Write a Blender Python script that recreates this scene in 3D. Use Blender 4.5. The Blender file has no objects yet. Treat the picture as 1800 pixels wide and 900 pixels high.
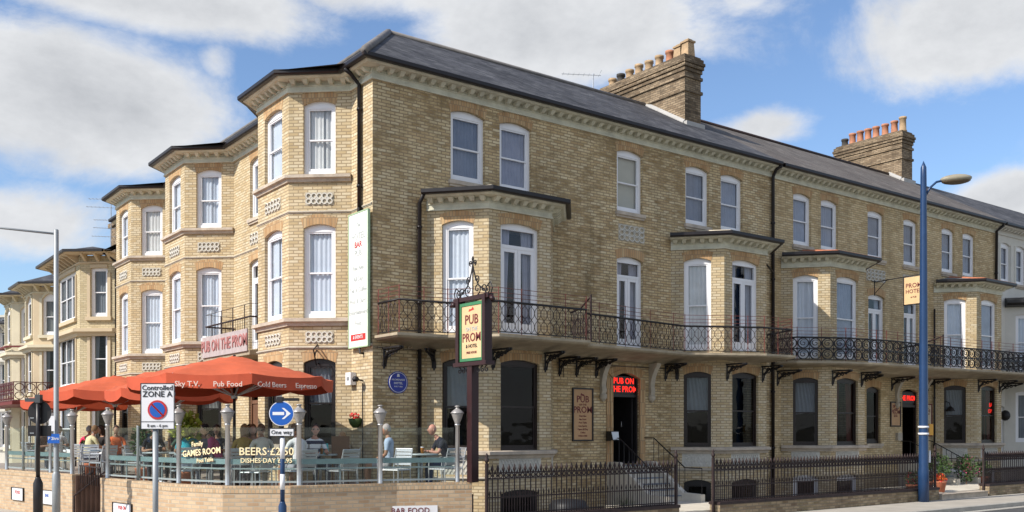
import bpy, bmesh, math, random
from mathutils import Vector, Matrix
random.seed(7)
R = math.radians
sc = bpy.context.scene
col = sc.collection

# ------------------------------------------------------------------ camera
cd = bpy.data.cameras.new('camera'); cam = bpy.data.objects.new('camera', cd); col.objects.link(cam)
cam.location = (-10.76, -19.68, 2.1)
cam.rotation_euler = (R(90), 0, -math.atan2(.60057, .79957))
cd.sensor_width = 36; cd.lens = 33.8; cd.shift_y = 306/1800.; cd.clip_end = 3000; cd.clip_start = .1
sc.camera = cam
# ------------------------------------------------------------------ world
SKY = .145; SUN = 3.9
TOSUN = Vector((-.765, .034, .643)).normalized()
w = bpy.data.worlds.new('World'); sc.world = w; w.use_nodes = True
nt = w.node_tree; nt.nodes.clear(); N = nt.nodes.new; L = nt.links.new
out = N('ShaderNodeOutputWorld'); bg = N('ShaderNodeBackground'); bg.inputs[1].default_value = SKY
sky = N('ShaderNodeTexSky'); sky.sky_type = 'NISHITA'; sky.sun_disc = False
sky.sun_elevation = math.asin(TOSUN.z); sky.sun_rotation = math.atan2(TOSUN.x, TOSUN.y)
sky.altitude = 0; sky.air_density = 1.0; sky.dust_density = .7; sky.ozone_density = 1.6
tc = N('ShaderNodeTexCoord'); sep = N('ShaderNodeSeparateXYZ'); L(tc.outputs['Generated'], sep.inputs[0])
def M_(op, a, b=None, c=None, clamp=False):
    n = N('ShaderNodeMath'); n.operation = op; n.use_clamp = clamp
    for i, v in enumerate((a, b, c)):
        if v is None: continue
        if isinstance(v, (int, float)): n.inputs[i].default_value = v
        else: L(v, n.inputs[i])
    return n.outputs[0]
az = M_('ARCTAN2', sep.outputs[0], sep.outputs[1]); el = M_('ARCSINE', sep.outputs[2])
comb = N('ShaderNodeCombineXYZ'); L(az, comb.inputs[0]); L(M_('MULTIPLY', el, 1.7), comb.inputs[1])
def noise(scale, det, rough, dist=0., vec=None, off=0):
    n = N('ShaderNodeTexNoise'); n.inputs['Scale'].default_value = scale; n.inputs['Detail'].default_value = det
    n.inputs['Roughness'].default_value = rough; n.inputs['Distortion'].default_value = dist
    m = N('ShaderNodeMapping'); m.inputs['Location'].default_value = (off, off*.7, off*1.3); L(vec or comb.outputs[0], m.inputs[0]); L(m.outputs[0], n.inputs['Vector'])
    return n.outputs['Fac']
n1 = noise(5.0, 12, .66, .35, off=3.1); n2 = noise(2.2, 4, .55, .0, off=9.2); n3 = noise(13, 8, .65, 0, off=1.2)
def pix(u, v): return R(36.911) + math.atan((u-900)/1690.), math.atan((756-v)/math.hypot(1690, u-900))
blobs = [(90, 170, 300, 120, 1.05), (300, 0, 330, 60, .95), (40, 385, 170, 70, .8), (380, 110, 50, 50, .55), (1000, 55, 330, 105, 1.05), (1290, 10, 150, 45, .6),
         (1720, 50, 190, 100, 1.0), (1800, 350, 110, 50, .95), (1340, 225, 110, 40, .75), (700, -10, 300, 60, .8), (1180, 120, 90, 60, .6),
         (-500, 200, 400, 250, .9), (2500, 150, 400, 200, .9), (600, -500, 700, 260, .8), (1800, -500, 500, 260, .8), (-2600, 100, 900, 300, .9)]
tot = None
for (u, v, su, sv, a) in blobs:
    A, E_ = pix(u, v); dx = M_('DIVIDE', M_('SUBTRACT', az, A), su/1690.*.92); dy = M_('DIVIDE', M_('SUBTRACT', el, E_), sv/1690.*.92)
    d = M_('ADD', M_('MULTIPLY', dx, dx), M_('MULTIPLY', dy, dy))
    g = M_('MULTIPLY', M_('POWER', 2.718, M_('MULTIPLY', d, -.8)), a)
    tot = g if tot is None else M_('MAXIMUM', tot, g)
dens = M_('ADD', M_('ADD', tot, M_('MULTIPLY', M_('SUBTRACT', n1, .5), 1.15)), M_('MULTIPLY', M_('SUBTRACT', n2, .5), .5))
behind = M_('SUBTRACT', .45, M_('MULTIPLY', sep.outputs[1], .8), clamp=True)
dens = M_('ADD', dens, M_('MULTIPLY', behind, .55))
mr = N('ShaderNodeMapRange'); mr.interpolation_type = 'SMOOTHSTEP'; L(dens, mr.inputs[0]); mr.inputs[1].default_value = .30; mr.inputs[2].default_value = .72
core = N('ShaderNodeMapRange'); L(M_('ADD', M_('ADD', dens, M_('MULTIPLY', n2, .9)), M_('MULTIPLY', n3, 1.3)), core.inputs[0]); core.inputs[1].default_value = 1.45; core.inputs[2].default_value = 2.5
cr = N('ShaderNodeValToRGB'); L(core.outputs[0], cr.inputs[0])
cr.color_ramp.elements[0].color = (4.15, 4.23, 4.35, 1); cr.color_ramp.elements[1].color = (2.65, 2.75, 2.92, 1)
tint = N('ShaderNodeMix'); tint.data_type = 'RGBA'; tint.blend_type = 'MULTIPLY'; tint.inputs[0].default_value = 1; L(sky.outputs[0], tint.inputs[6]); tint.inputs[7].default_value = (.72, .79, .88, 1)
mx = N('ShaderNodeMix'); mx.data_type = 'RGBA'; L(mr.outputs[0], mx.inputs[0]); L(tint.outputs[2], mx.inputs[6]); L(cr.outputs[0], mx.inputs[7])
L(mx.outputs[2], bg.inputs[0]); L(bg.outputs[0], out.inputs[0])
# ------------------------------------------------------------------ sun
sl = bpy.data.lights.new('sun', 'SUN'); sl.energy = SUN; sl.angle = R(.53); sl.color = (1, .93, .83)
so = bpy.data.objects.new('sun', sl); col.objects.link(so); so.rotation_euler = (-TOSUN).to_track_quat('-Z', 'Y').to_euler(); so.location = (-20, 0, 30)
sc.view_settings.view_transform = 'Standard'; sc.view_settings.look = 'None'; sc.view_settings.exposure = .52; sc.view_settings.gamma = 1
sc.cycles.max_bounces = 6; sc.cycles.diffuse_bounces = 3; sc.cycles.transparent_max_bounces = 12

# ------------------------------------------------------------------ materials
def newmat(name):
    m = bpy.data.materials.new(name); m.use_nodes = True; t = m.node_tree; t.nodes.clear()
    o = t.nodes.new('ShaderNodeOutputMaterial'); b = t.nodes.new('ShaderNodeBsdfPrincipled'); t.links.new(b.outputs[0], o.inputs[0])
    return m, t, b
def mat(name, c, rough=.7, metal=0., var=.12, scale=3., bump=0., spec=.4, bscale=None):
    m, t, b = newmat(name); N = t.nodes.new; L = t.links.new
    b.inputs['Roughness'].default_value = rough; b.inputs['Metallic'].default_value = metal; b.inputs['Specular IOR Level'].default_value = spec
    tc = N('ShaderNodeTexCoord'); n = N('ShaderNodeTexNoise'); n.inputs['Scale'].default_value = scale; n.inputs['Detail'].default_value = 5; n.inputs['Roughness'].default_value = .65
    L(tc.outputs['Object'], n.inputs['Vector']); r = N('ShaderNodeValToRGB'); L(n.outputs['Fac'], r.inputs[0])
    r.color_ramp.elements[0].position = .3; r.color_ramp.elements[1].position = .7
    r.color_ramp.elements[0].color = tuple(x*(1-var) for x in c)+(1,); r.color_ramp.elements[1].color = tuple(min(1, x*(1+var)) for x in c)+(1,)
    L(r.outputs[0], b.inputs['Base Color'])
    if bump:
        n2 = N('ShaderNodeTexNoise'); n2.inputs['Scale'].default_value = bscale or scale*8; n2.inputs['Detail'].default_value = 4; L(tc.outputs['Object'], n2.inputs['Vector'])
        bp = N('ShaderNodeBump'); bp.inputs['Strength'].default_value = bump; bp.inputs['Distance'].default_value = .02; L(n2.outputs['Fac'], bp.inputs['Height']); L(bp.outputs[0], b.inputs['Normal'])
    return m
def brick(name, cols, mortar_shade, var=.25, bw=.235, rh=.0765, ms=.011, rough=.9, dirt=(.45, .40, .30), dirtamt=.5, patch=.5, bump=.35):
    m, t, b = newmat(name); N = t.nodes.new; L = t.links.new
    b.inputs['Roughness'].default_value = rough; b.inputs['Specular IOR Level'].default_value = .2
    uv = N('ShaderNodeUVMap'); uv.uv_map = 'UVMap'
    br = N('ShaderNodeTexBrick'); br.inputs['Scale'].default_value = 1; br.inputs['Brick Width'].default_value = bw; br.inputs['Row Height'].default_value = rh
    br.inputs['Mortar Size'].default_value = ms; br.inputs['Mortar Smooth'].default_value = .3; br.inputs['Color1'].default_value = (0, 0, 0, 1); br.inputs['Color2'].default_value = (1, 1, 1, 1); br.inputs['Mortar'].default_value = (.5, .5, .5, 1)
    L(uv.outputs[0], br.inputs['Vector'])
    r = N('ShaderNodeValToRGB'); r.color_ramp.interpolation = 'LINEAR'
    L(br.outputs['Color'], r.inputs[0])
    els = r.color_ramp.elements
    while len(els) < len(cols): els.new(.5)
    for i, c in enumerate(cols): els[i].position = i/(len(cols)-1.); els[i].color = tuple(c)+(1,)
    # clustered darker bricks: stretched noise, whole bricks at a time is approximated by a low frequency
    mp = N('ShaderNodeMapping'); mp.inputs['Scale'].default_value = (2.2, 7.5, 1); L(uv.outputs[0], mp.inputs[0])
    n = N('ShaderNodeTexNoise'); n.inputs['Scale'].default_value = 1.; n.inputs['Detail'].default_value = 3; n.inputs['Roughness'].default_value = .7; L(mp.outputs[0], n.inputs['Vector'])
    nlo = N('ShaderNodeTexNoise'); nlo.inputs['Scale'].default_value = .55; nlo.inputs['Detail'].default_value = 2; L(uv.outputs[0], nlo.inputs['Vector'])
    ad = N('ShaderNodeMath'); ad.operation = 'MULTIPLY_ADD'; L(nlo.outputs['Fac'], ad.inputs[0]); ad.inputs[1].default_value = .55
    ad2 = N('ShaderNodeMath'); ad2.operation = 'SUBTRACT'; L(n.outputs['Fac'], ad2.inputs[0]); ad2.inputs[1].default_value = .255; L(ad2.outputs[0], ad.inputs[2])
    mrr = N('ShaderNodeMapRange'); L(ad.outputs[0], mrr.inputs[0]); mrr.inputs[1].default_value = .50; mrr.inputs[2].default_value = .66; mrr.inputs[4].default_value = patch
    m1 = N('ShaderNodeMix'); m1.data_type = 'RGBA'; m1.blend_type = 'MIX'; L(mrr.outputs[0], m1.inputs[0]); L(r.outputs[0], m1.inputs[6]); m1.inputs[7].default_value = tuple(dirt)+(1,)
    m2 = N('ShaderNodeMix'); m2.data_type = 'RGBA'; L(br.outputs['Fac'], m2.inputs[0]); L(m1.outputs[2], m2.inputs[6]); m2.inputs[7].default_value = tuple(mortar_shade)+(1,)
    tc = N('ShaderNodeTexCoord'); n2 = N('ShaderNodeTexNoise'); n2.inputs['Scale'].default_value = .7; n2.inputs['Detail'].default_value = 6; n2.inputs['Roughness'].default_value = .7; L(tc.outputs['Object'], n2.inputs['Vector'])
    mr2 = N('ShaderNodeMapRange'); L(n2.outputs['Fac'], mr2.inputs[0]); mr2.inputs[1].default_value = .3; mr2.inputs[2].default_value = .7; mr2.inputs[3].default_value = 1-var; mr2.inputs[4].default_value = 1+var*.5
    mps = N('ShaderNodeMapping'); mps.inputs['Scale'].default_value = (1.9, .22, 1); L(uv.outputs[0], mps.inputs[0])
    ns = N('ShaderNodeTexNoise'); ns.inputs['Scale'].default_value = 1.; ns.inputs['Detail'].default_value = 7; ns.inputs['Roughness'].default_value = .7; L(mps.outputs[0], ns.inputs['Vector'])
    mrs = N('ShaderNodeMapRange'); L(ns.outputs['Fac'], mrs.inputs[0]); mrs.inputs[1].default_value = .52; mrs.inputs[2].default_value = .75; mrs.inputs[3].default_value = 1.; mrs.inputs[4].default_value = 1-var*1.6
    ml = N('ShaderNodeMath'); ml.operation = 'MULTIPLY'; L(mr2.outputs[0], ml.inputs[0]); L(mrs.outputs[0], ml.inputs[1])
    m3 = N('ShaderNodeMix'); m3.data_type = 'RGBA'; m3.blend_type = 'MULTIPLY'; m3.inputs[0].default_value = 1; L(m2.outputs[2], m3.inputs[6]); L(ml.outputs[0], m3.inputs[7])
    L(m3.outputs[2], b.inputs['Base Color'])
    bp = N('ShaderNodeBump'); bp.invert = True; bp.inputs['Strength'].default_value = bump; bp.inputs['Distance'].default_value = .008; L(br.outputs['Fac'], bp.inputs['Height']); L(bp.outputs[0], b.inputs['Normal'])
    return m
def glassmat(name, tint, gloss=1.0, rough=.02, body=None, bodyfac=0.):
    m = bpy.data.materials.new(name); m.use_nodes = True; t = m.node_tree; t.nodes.clear(); N = t.nodes.new; L = t.links.new
    o = N('ShaderNodeOutputMaterial'); tr = N('ShaderNodeBsdfTransparent'); tr.inputs[0].default_value = tuple(tint)+(1,)
    gl = N('ShaderNodeBsdfGlossy'); gl.inputs['Roughness'].default_value = rough; gl.inputs[0].default_value = (gloss, gloss, gloss, 1)
    lw = N('ShaderNodeLayerWeight'); lw.inputs[0].default_value = .5; pw = N('ShaderNodeMath'); pw.operation = 'POWER'; L(lw.outputs['Facing'], pw.inputs[0]); pw.inputs[1].default_value = 5
    fr = N('ShaderNodeMath'); fr.operation = 'MULTIPLY_ADD'; L(pw.outputs[0], fr.inputs[0]); fr.inputs[1].default_value = .92; fr.inputs[2].default_value = .07
    tc = N('ShaderNodeTexCoord'); nn = N('ShaderNodeTexNoise'); nn.inputs['Scale'].default_value = 1.3; L(tc.outputs['Object'], nn.inputs['Vector'])
    bp = N('ShaderNodeBump'); bp.inputs['Strength'].default_value = .15; bp.inputs['Distance'].default_value = .05; L(nn.outputs['Fac'], bp.inputs['Height']); L(bp.outputs[0], gl.inputs['Normal'])
    mx = N('ShaderNodeMixShader'); L(fr.outputs[0], mx.inputs[0]); L(gl.outputs[0], mx.inputs[2])
    if body:
        d = N('ShaderNodeBsdfDiffuse'); d.inputs[0].default_value = tuple(body)+(1,); m2 = N('ShaderNodeMixShader'); m2.inputs[0].default_value = bodyfac
        L(tr.outputs[0], m2.inputs[1]); L(d.outputs[0], m2.inputs[2]); L(m2.outputs[0], mx.inputs[1])
    else: L(tr.outputs[0], mx.inputs[1])
    L(mx.outputs[0], o.inputs[0]); return m
def emit(name, c, s):
    m = bpy.data.materials.new(name); m.use_nodes = True; t = m.node_tree; t.nodes.clear()
    o = t.nodes.new('ShaderNodeOutputMaterial'); e = t.nodes.new('ShaderNodeEmission'); e.inputs[0].default_value = tuple(c)+(1,); e.inputs[1].default_value = s; t.links.new(e.outputs[0], o.inputs[0]); return m

BR = brick('yellow_brick', [(.50, .38, .215), (.58, .465, .285), (.62, .515, .34), (.65, .565, .40)], (.34, .26, .165), var=.13, dirt=(.42, .32, .17), patch=.25, ms=.013)  # mortar colour darkened to carry the shadow in the joints
BRW = brick('weathered_brick', [(.49, .35, .19), (.60, .46, .26), (.66, .53, .32), (.70, .59, .385)], (.31, .23, .14), var=.22, dirt=(.26, .175, .075), patch=.75, ms=.013)  # joint shadow is mixed into the dark mortar colour here too
BRH = brick('hotel_brick', [(.50, .37, .20), (.59, .455, .26), (.64, .505, .30), (.68, .56, .35)], (.35, .26, .155), var=.18, dirt=(.27, .20, .10), patch=.42)  # mortar tone includes the shade of the joints
ARCH = brick('arch_brick', [(.42, .25, .12), (.52, .33, .17), (.56, .40, .22)], (.30, .22, .14), var=.15, bw=.078, rh=.36, ms=.008, patch=.1)
WALLB = brick('buff_brick', [(.40, .27, .165), (.50, .36, .23), (.56, .42, .28)], (.40, .34, .26), var=.12, bw=.225, rh=.075, dirt=(.40, .25, .15), patch=.35)
COPE = brick('coping_brick', [(.42, .28, .16), (.52, .36, .22), (.56, .42, .27)], (.36, .30, .22), var=.12, bw=.078, rh=.5, patch=.2)
CHIMB = brick('chimney_brick', [(.17, .12, .075), (.26, .19, .12), (.33, .25, .165), (.38, .29, .19)], (.12, .095, .07), var=.35, dirt=(.085, .065, .045), patch=.7)
CREAMB = brick('cream_brick', [(.48, .40, .25), (.56, .48, .31), (.60, .52, .35)], (.36, .30, .20), var=.12, dirt=(.42, .32, .17), patch=.3)
SLATE = brick('roof_slate', [(.058, .058, .064), (.08, .08, .088), (.10, .10, .108), (.13, .13, .135)], (.05, .05, .055), var=.38, bw=.3, rh=.2, ms=.010, rough=.75, dirt=(.055, .055, .06), patch=.6)
SLATE2 = brick('brown_slate', [(.13, .115, .105), (.16, .145, .13), (.19, .17, .155)], (.08, .07, .065), var=.3, bw=.3, rh=.2, ms=.010, rough=.8, dirt=(.10, .08, .07), patch=.5)
STONE = mat('painted_stone', (.60, .585, .47), .85, var=.20, scale=2.5, bump=.2)
STONE2 = mat('grey_stone', (.46, .41, .33), .9, var=.22, scale=2.2, bump=.3)
SILLM = mat('sill_stone', (.48, .41, .33), .85, var=.22, scale=3.5, bump=.3)
LEADM = mat('lead', (.16, .16, .16), .7, var=.25, scale=3)
TERRA = mat('terracotta_tile', (.42, .15, .08), .8, var=.25, scale=6)
WHITEP = mat('white_upvc', (.80, .80, .82), .35, var=.03, spec=.5)
BLACKP = mat('black_gloss_paint', (.018, .016, .017), .35, var=.3)
GUTTER = mat('gutter_black', (.012, .009, .010), .4, var=.3)
BROWNP = mat('dark_brown_paint', (.022, .014, .012), .4, var=.25)
IRON = mat('cast_iron', (.014, .012, .013), .5, var=.4, scale=8)
IRONR = mat('rusty_iron', (.030, .017, .016), .65, var=.5, scale=9)
REDRAIL = mat('red_oxide_rail', (.16, .04, .03), .6, var=.4, scale=9)
FRET = mat('white_fretwork', (.58, .56, .50), .8, var=.1, scale=5)
FRETB = mat('fretwork_backing', (.46, .40, .30), .9, var=.2, scale=5)
GLASS = glassmat('window_glass', (.93, .95, .97), .8)
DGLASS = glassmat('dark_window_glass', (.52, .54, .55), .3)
PANELG = glassmat('balustrade_glass', (.93, .97, .965), .45, .02)
CURT = mat('net_curtain', (.57, .62, .69), .9, var=.08, scale=2)  # bluish cloth colour stands in for sky reflected in the panes
CURTD = mat('grey_curtain', (.29, .31, .38), .9, var=.15, scale=2)
CURT2 = mat('cream_curtain', (.62, .62, .60), .9, var=.12, scale=2)
CURT3 = mat('lilac_grey_curtain', (.33, .33, .40), .9, var=.15, scale=2)
CURT4 = mat('slate_net', (.22, .24, .30), .9, var=.15, scale=2)
BLIND = mat('cream_blind', (.46, .44, .36), .9, var=.05)
REDCURT = mat('red_curtain', (.20, .045, .035), .9, var=.2)
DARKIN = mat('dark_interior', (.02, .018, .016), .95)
SLABM = mat('balcony_stone', (.37, .31, .22), .9, var=.25, scale=2.2, bump=.3)
PAVE = mat('pavement_concrete', (.40, .365, .31), .9, var=.14, scale=1.2, bump=.15)
ROADM = mat('asphalt', (.075, .074, .074), .9, var=.2, scale=2., bump=.3, bscale=80)
KERBM = mat('kerb_stone', (.36, .34, .30), .9, var=.15)
YLINE = mat('worn_yellow_paint', (.45, .36, .12), .8, var=.3, scale=6)
GROUNDM = mat('earth', (.12, .11, .08), .95, var=.3)
STEEL = mat('brushed_steel', (.55, .55, .55), .32, metal=.85, var=.06)
STEELW = mat('pale_steel', (.34, .385, .39), .45, metal=.2, var=.06)
TEALG = mat('teal_edge_band', (.24, .33, .34), .3, var=.1)
ALU = mat('aluminium', (.52, .53, .54), .4, metal=.6, var=.05)
LAMPG = mat('lantern_grey', (.36, .34, .32), .35, metal=.3, var=.15, scale=14)
CANOPY = mat('orange_canvas', (.52, .105, .042), .9, var=.22, scale=1.1, bump=.8, bscale=3.5)
CANOPYD = mat('orange_canvas_valance', (.48, .08, .034), .85, var=.10, scale=2)
WTEXT = mat('white_lettering', (.70, .55, .48), .7, var=.02)
BROWNPOLE = mat('maroon_post_paint', (.032, .012, .013), .4, var=.2)
GREENP = mat('green_frame_paint', (.05, .20, .09), .5, var=.15)
CREAMP = mat('cream_sign_panel', (.66, .46, .25), .6, var=.10, scale=2)
TANP = mat('tan_poster', (.52, .32, .17), .7, var=.07)
DKRED = mat('dark_red_lettering', (.16, .03, .03), .6, var=.05)
REDL = mat('red_lettering', (.50, .03, .03), .6, var=.05)
BLUEP = mat('royal_blue_paint', (.012, .10, .42), .4, var=.04)
PLAQ = mat('plaque_blue', (.02, .04, .30), .35, var=.06)
NAVY = mat('lamp_post_navy', (.015, .045, .12), .35, var=.12, scale=4)
GREYP = mat('galvanised_grey', (.30, .32, .33), .5, metal=.3, var=.1)
SIGNW = mat('sign_white', (.72, .72, .74), .5, var=.03)
BLKT = mat('black_lettering', (.02, .02, .022), .6, var=.02)
YELT = mat('cream_lettering', (.85, .74, .45), .6, var=.03)
WOODM = mat('brown_wood', (.16, .08, .045), .6, var=.2)
GRN = mat('leaf_green', (.045, .085, .022), .7, var=.4, scale=9)
GRNY = mat('leaf_yellow_green', (.30, .34, .04), .7, var=.3, scale=9)
REDF = mat('red_flower', (.55, .03, .03), .7, var=.3)
PINKF = mat('pink_flower', (.55, .08, .20), .7, var=.3)
RENDW = mat('white_render', (.62, .60, .54), .9, var=.07, scale=1.5, bump=.15)
RENDY = mat('yellow_render', (.54, .44, .30), .9, var=.07, scale=1.2, bump=.15)
RENDC = mat('cream_render', (.60, .54, .40), .9, var=.07, scale=1.2, bump=.15)
RENDT = mat('tan_render', (.50, .37, .25), .9, var=.07, scale=1.2, bump=.15)
DRED = mat('maroon_trim', (.14, .02, .018), .6, var=.1)
STEPM = mat('step_slate_blue', (.20, .225, .26), .8, var=.15, scale=3)
STEPW = mat('step_string_white', (.60, .55, .46), .8, var=.12, scale=3)
POTM = mat('chimney_pot_buff', (.40, .28, .165), .85, var=.3, scale=4)
POTR = mat('chimney_pot_red', (.42, .19, .11), .85, var=.25, scale=4)
POTD = mat('chimney_pot_sooty', (.06, .055, .05), .9, var=.3, scale=5)
AMBER = mat('amber_box', (.70, .34, .03), .5)
LED = emit('red_led', (1, .03, .02), 1.3)

# ------------------------------------------------------------------ helpers
class MB:
    def __init__(s): s.v = []; s.f = []; s.m = []; s.sm = []
    def face(s, pts, m=0, sm=False):
        i = len(s.v); s.v += [tuple(p) for p in pts]; s.f.append(tuple(range(i, i+len(pts)))); s.m.append(m); s.sm.append(sm)
    def raw(s, vs, fs, m=0, sm=False):
        i = len(s.v); s.v += [tuple(p) for p in vs]
        for f in fs: s.f.append(tuple(a+i for a in f)); s.m.append(m); s.sm.append(sm)
    def hexa(s, p, m=0):  # p: 8 points, bottom 4 ccw, top 4
        s.raw(p, [(3, 2, 1, 0), (4, 5, 6, 7), (0, 1, 5, 4), (1, 2, 6, 5), (2, 3, 7, 6), (3, 0, 4, 7)], m)
    def box(s, x0, x1, y0, y1, z0, z1, m=0):
        s.hexa([(x0, y0, z0), (x1, y0, z0), (x1, y1, z0), (x0, y1, z0), (x0, y0, z1), (x1, y0, z1), (x1, y1, z1), (x0, y1, z1)], m)
    def prism(s, poly, z0, z1, m=0):
        n = len(poly); a = [(p[0], p[1], z0) for p in poly]; b = [(p[0], p[1], z1) for p in poly]
        s.raw(a+b, [tuple(range(n))[::-1], tuple(range(n, 2*n))]+[(i, (i+1) % n, n+(i+1) % n, n+i) for i in range(n)], m)
    def tube(s, pts, r, n=6, closed=False, m=0, cap=True):
        pts = [Vector(p) for p in pts]; k = len(pts); rs = r if isinstance(r, (list, tuple)) else [r]*k
        vs = []; up0 = None
        for i, p in enumerate(pts):
            if closed: t = pts[(i+1) % k]-pts[i-1]
            else: t = pts[min(i+1, k-1)]-pts[max(i-1, 0)]
            if t.length < 1e-9: t = Vector((0, 0, 1))
            t.normalize()
            if up0 is None:
                up0 = t.orthogonal().normalized()
                if abs(t.z) < .9: up0 = (Vector((0, 0, 1))-t*t.z).normalized()
            u = (up0-t*up0.dot(t));  u = u.normalized() if u.length > 1e-4 else t.orthogonal().normalized(); up0 = u
            v = t.cross(u)
            for j in range(n):
                a = 2*math.pi*(j+.5)/n; vs.append(p+(u*math.cos(a)+v*math.sin(a))*rs[i])
        fs = []
        for i in range(k if closed else k-1):
            for j in range(n):
                a, b = i*n, ((i+1) % k)*n; fs.append((a+j, a+(j+1) % n, b+(j+1) % n, b+j))
        if not closed and cap: fs += [tuple(range(n))[::-1], tuple(range((k-1)*n, k*n))]
        s.raw(vs, fs, m, n > 5)
    def lathe(s, prof, c=(0, 0, 0), n=12, m=0, sm=True, sx=1, sy=1):
        vs = [(c[0]+r*sx*math.cos(2*math.pi*j/n), c[1]+r*sy*math.sin(2*math.pi*j/n), c[2]+z) for r, z in prof for j in range(n)]
        fs = [(i*n+j, i*n+(j+1) % n, (i+1)*n+(j+1) % n, (i+1)*n+j) for i in range(len(prof)-1) for j in range(n)]
        fs += [tuple(range(n))[::-1], tuple(range((len(prof)-1)*n, len(prof)*n))]
        s.raw(vs, fs, m, sm)
    def ball(s, c, rx, ry=None, rz=None, n=10, k=7, m=0):
        ry = ry or rx; rz = rz or rx
        s.lathe([(max(1e-4, math.sin(math.pi*i/k)), -math.cos(math.pi*i/k)*rz/1.) for i in range(k+1)], c, n, m, True, rx, ry)
    def build(s, name, material, parent=None, loc=None):
        me = bpy.data.meshes.new(name); me.from_pydata(s.v, [], s.f)
        mats = material if isinstance(material, (list, tuple)) else [material]
        for x in mats: me.materials.append(x)
        uvl = me.uv_layers.new(name='UVMap'); uvd = uvl.data
        for p in me.polygons:
            p.material_index = s.m[p.index]; p.use_smooth = s.sm[p.index]
            n = p.normal
            if abs(n.z) > .93: t = None
            else:
                t = Vector((-n.y, n.x, 0)).normalized(); b = n.cross(t)
            for li in p.loop_indices:
                c = me.vertices[me.loops[li].vertex_index].co
                if t is None: uvd[li].uv = (c.x, c.y)
                else: uvd[li].uv = (c.dot(t), c.dot(b) if abs(n.z) > .2 else c.z)
        o = bpy.data.objects.new(name, me); col.objects.link(o)
        if parent is not None: o.parent = parent; 
        if parent is not None: o.matrix_parent_inverse = Matrix()
        if loc: o.location = loc
        return o
def tag(o, label=None, cat=None, group=None, kind=None):
    if label: o['label'] = label
    if cat: o['category'] = cat
    if group: o['group'] = group
    if kind: o['kind'] = kind
    return o
def empty(name, loc=(0, 0, 0), rz=0, **k):
    o = bpy.data.objects.new(name, None); col.objects.link(o); o.location = loc; o.rotation_euler = (0, 0, rz); o.empty_display_size = .2
    return tag(o, **k)
def copy_tree(o, parent=None, loc=None, rz=None):
    c = o.copy(); col.objects.link(c)
    if parent: c.parent = parent
    if loc: c.location = loc
    if rz is not None: c.rotation_euler = (0, 0, rz)
    for ch in [x for x in bpy.data.objects if x.parent == o]: copy_tree(ch, c)
    return c
def text(body, size, parent, name, material, mtx, extr=.002, align='CENTER', sx=1.):
    cu = bpy.data.curves.new('t', 'FONT'); cu.body = body; cu.size = size; cu.extrude = extr; cu.align_x = align; cu.align_y = 'CENTER'; cu.offset = size*.012; cu.resolution_u = 2
    t = bpy.data.objects.new('t', cu); col.objects.link(t)
    dg = bpy.context.evaluated_depsgraph_get(); dg.update()
    me = bpy.data.meshes.new_from_object(t.evaluated_get(dg)); bpy.data.objects.remove(t)
    me.transform(mtx @ Matrix.Diagonal((sx, 1, 1, 1))); me.materials.clear(); me.materials.append(material)
    o = bpy.data.objects.new(name, me); col.objects.link(o); o.parent = parent
    return o
def facing(p, n, up=(0, 0, 1)):   # matrix: text plane at p, normal n
    n = Vector(n).normalized(); up = Vector(up); x = up.cross(n).normalized(); y = n.cross(x)
    m = Matrix((x, y, n)).transposed().to_4x4(); m.translation = Vector(p); return m

class Fr:      # wall frame: origin, direction along wall, outward normal to the right of travel
    def __init__(s, a, b):
        s.o = Vector((a[0], a[1])); e = Vector((b[0], b[1]))-s.o; s.len = e.length; s.d = e.normalized(); s.n = Vector((s.d.y, -s.d.x))
    def p(s, t, o, z): q = s.o+s.d*t+s.n*o; return (q.x, q.y, z)
    def box(s, mb, t0, t1, o0, o1, z0, z1, m=0):
        mb.hexa([s.p(t0, o1, z0), s.p(t1, o1, z0), s.p(t1, o0, z0), s.p(t0, o0, z0), s.p(t0, o1, z1), s.p(t1, o1, z1), s.p(t1, o0, z1), s.p(t0, o0, z1)], m)
class Op:
    def __init__(s, a, b, z0, z1, rise=.10, **k): s.a = a; s.b = b; s.z0 = z0; s.z1 = z1; s.zs = z1-rise; s.rise = rise; s.k = k
    def arc(s, n=8, inset=0.):
        c = (s.a+s.b)/2; h = (s.b-s.a)/2-inset
        return [(c-h+2*h*i/n, s.zs-inset*.6+s.rise*(1-((2*i/n)-1)**2)) for i in range(n+1)]
REV = .15
def wall(mb, f, t0, t1, z0, z1, ops=()):
    xs = sorted({round(x, 4) for x in [t0, t1]+[o.a for o in ops]+[o.b for o in ops]}); zs = sorted({round(x, 4) for x in [z0, z1]+[o.z0 for o in ops]+[o.z1 for o in ops]})
    for i in range(len(xs)-1):
        for j in range(len(zs)-1):
            cx = (xs[i]+xs[i+1])/2; cz = (zs[j]+zs[j+1])/2
            if any(o.a < cx < o.b and o.z0 < cz < o.z1 for o in ops): continue
            mb.face([f.p(xs[i], 0, zs[j]), f.p(xs[i+1], 0, zs[j]), f.p(xs[i+1], 0, zs[j+1]), f.p(xs[i], 0, zs[j+1])])
    for o in ops:
        A = o.arc()
        if o.rise > 0:
            for (a, za), (b, zb) in zip(A, A[1:]):
                mb.face([f.p(a, 0, za), f.p(b, 0, zb), f.p(b, 0, o.z1), f.p(a, 0, o.z1)])
        ring = [(o.a, o.z0)]+A+[(o.b, o.z0)]
        for (a, za), (b, zb) in zip(ring, ring[1:]+ring[:1]):
            mb.face([f.p(a, 0, za), f.p(a, -REV, za), f.p(b, -REV, zb), f.p(b, 0, zb)])
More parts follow.
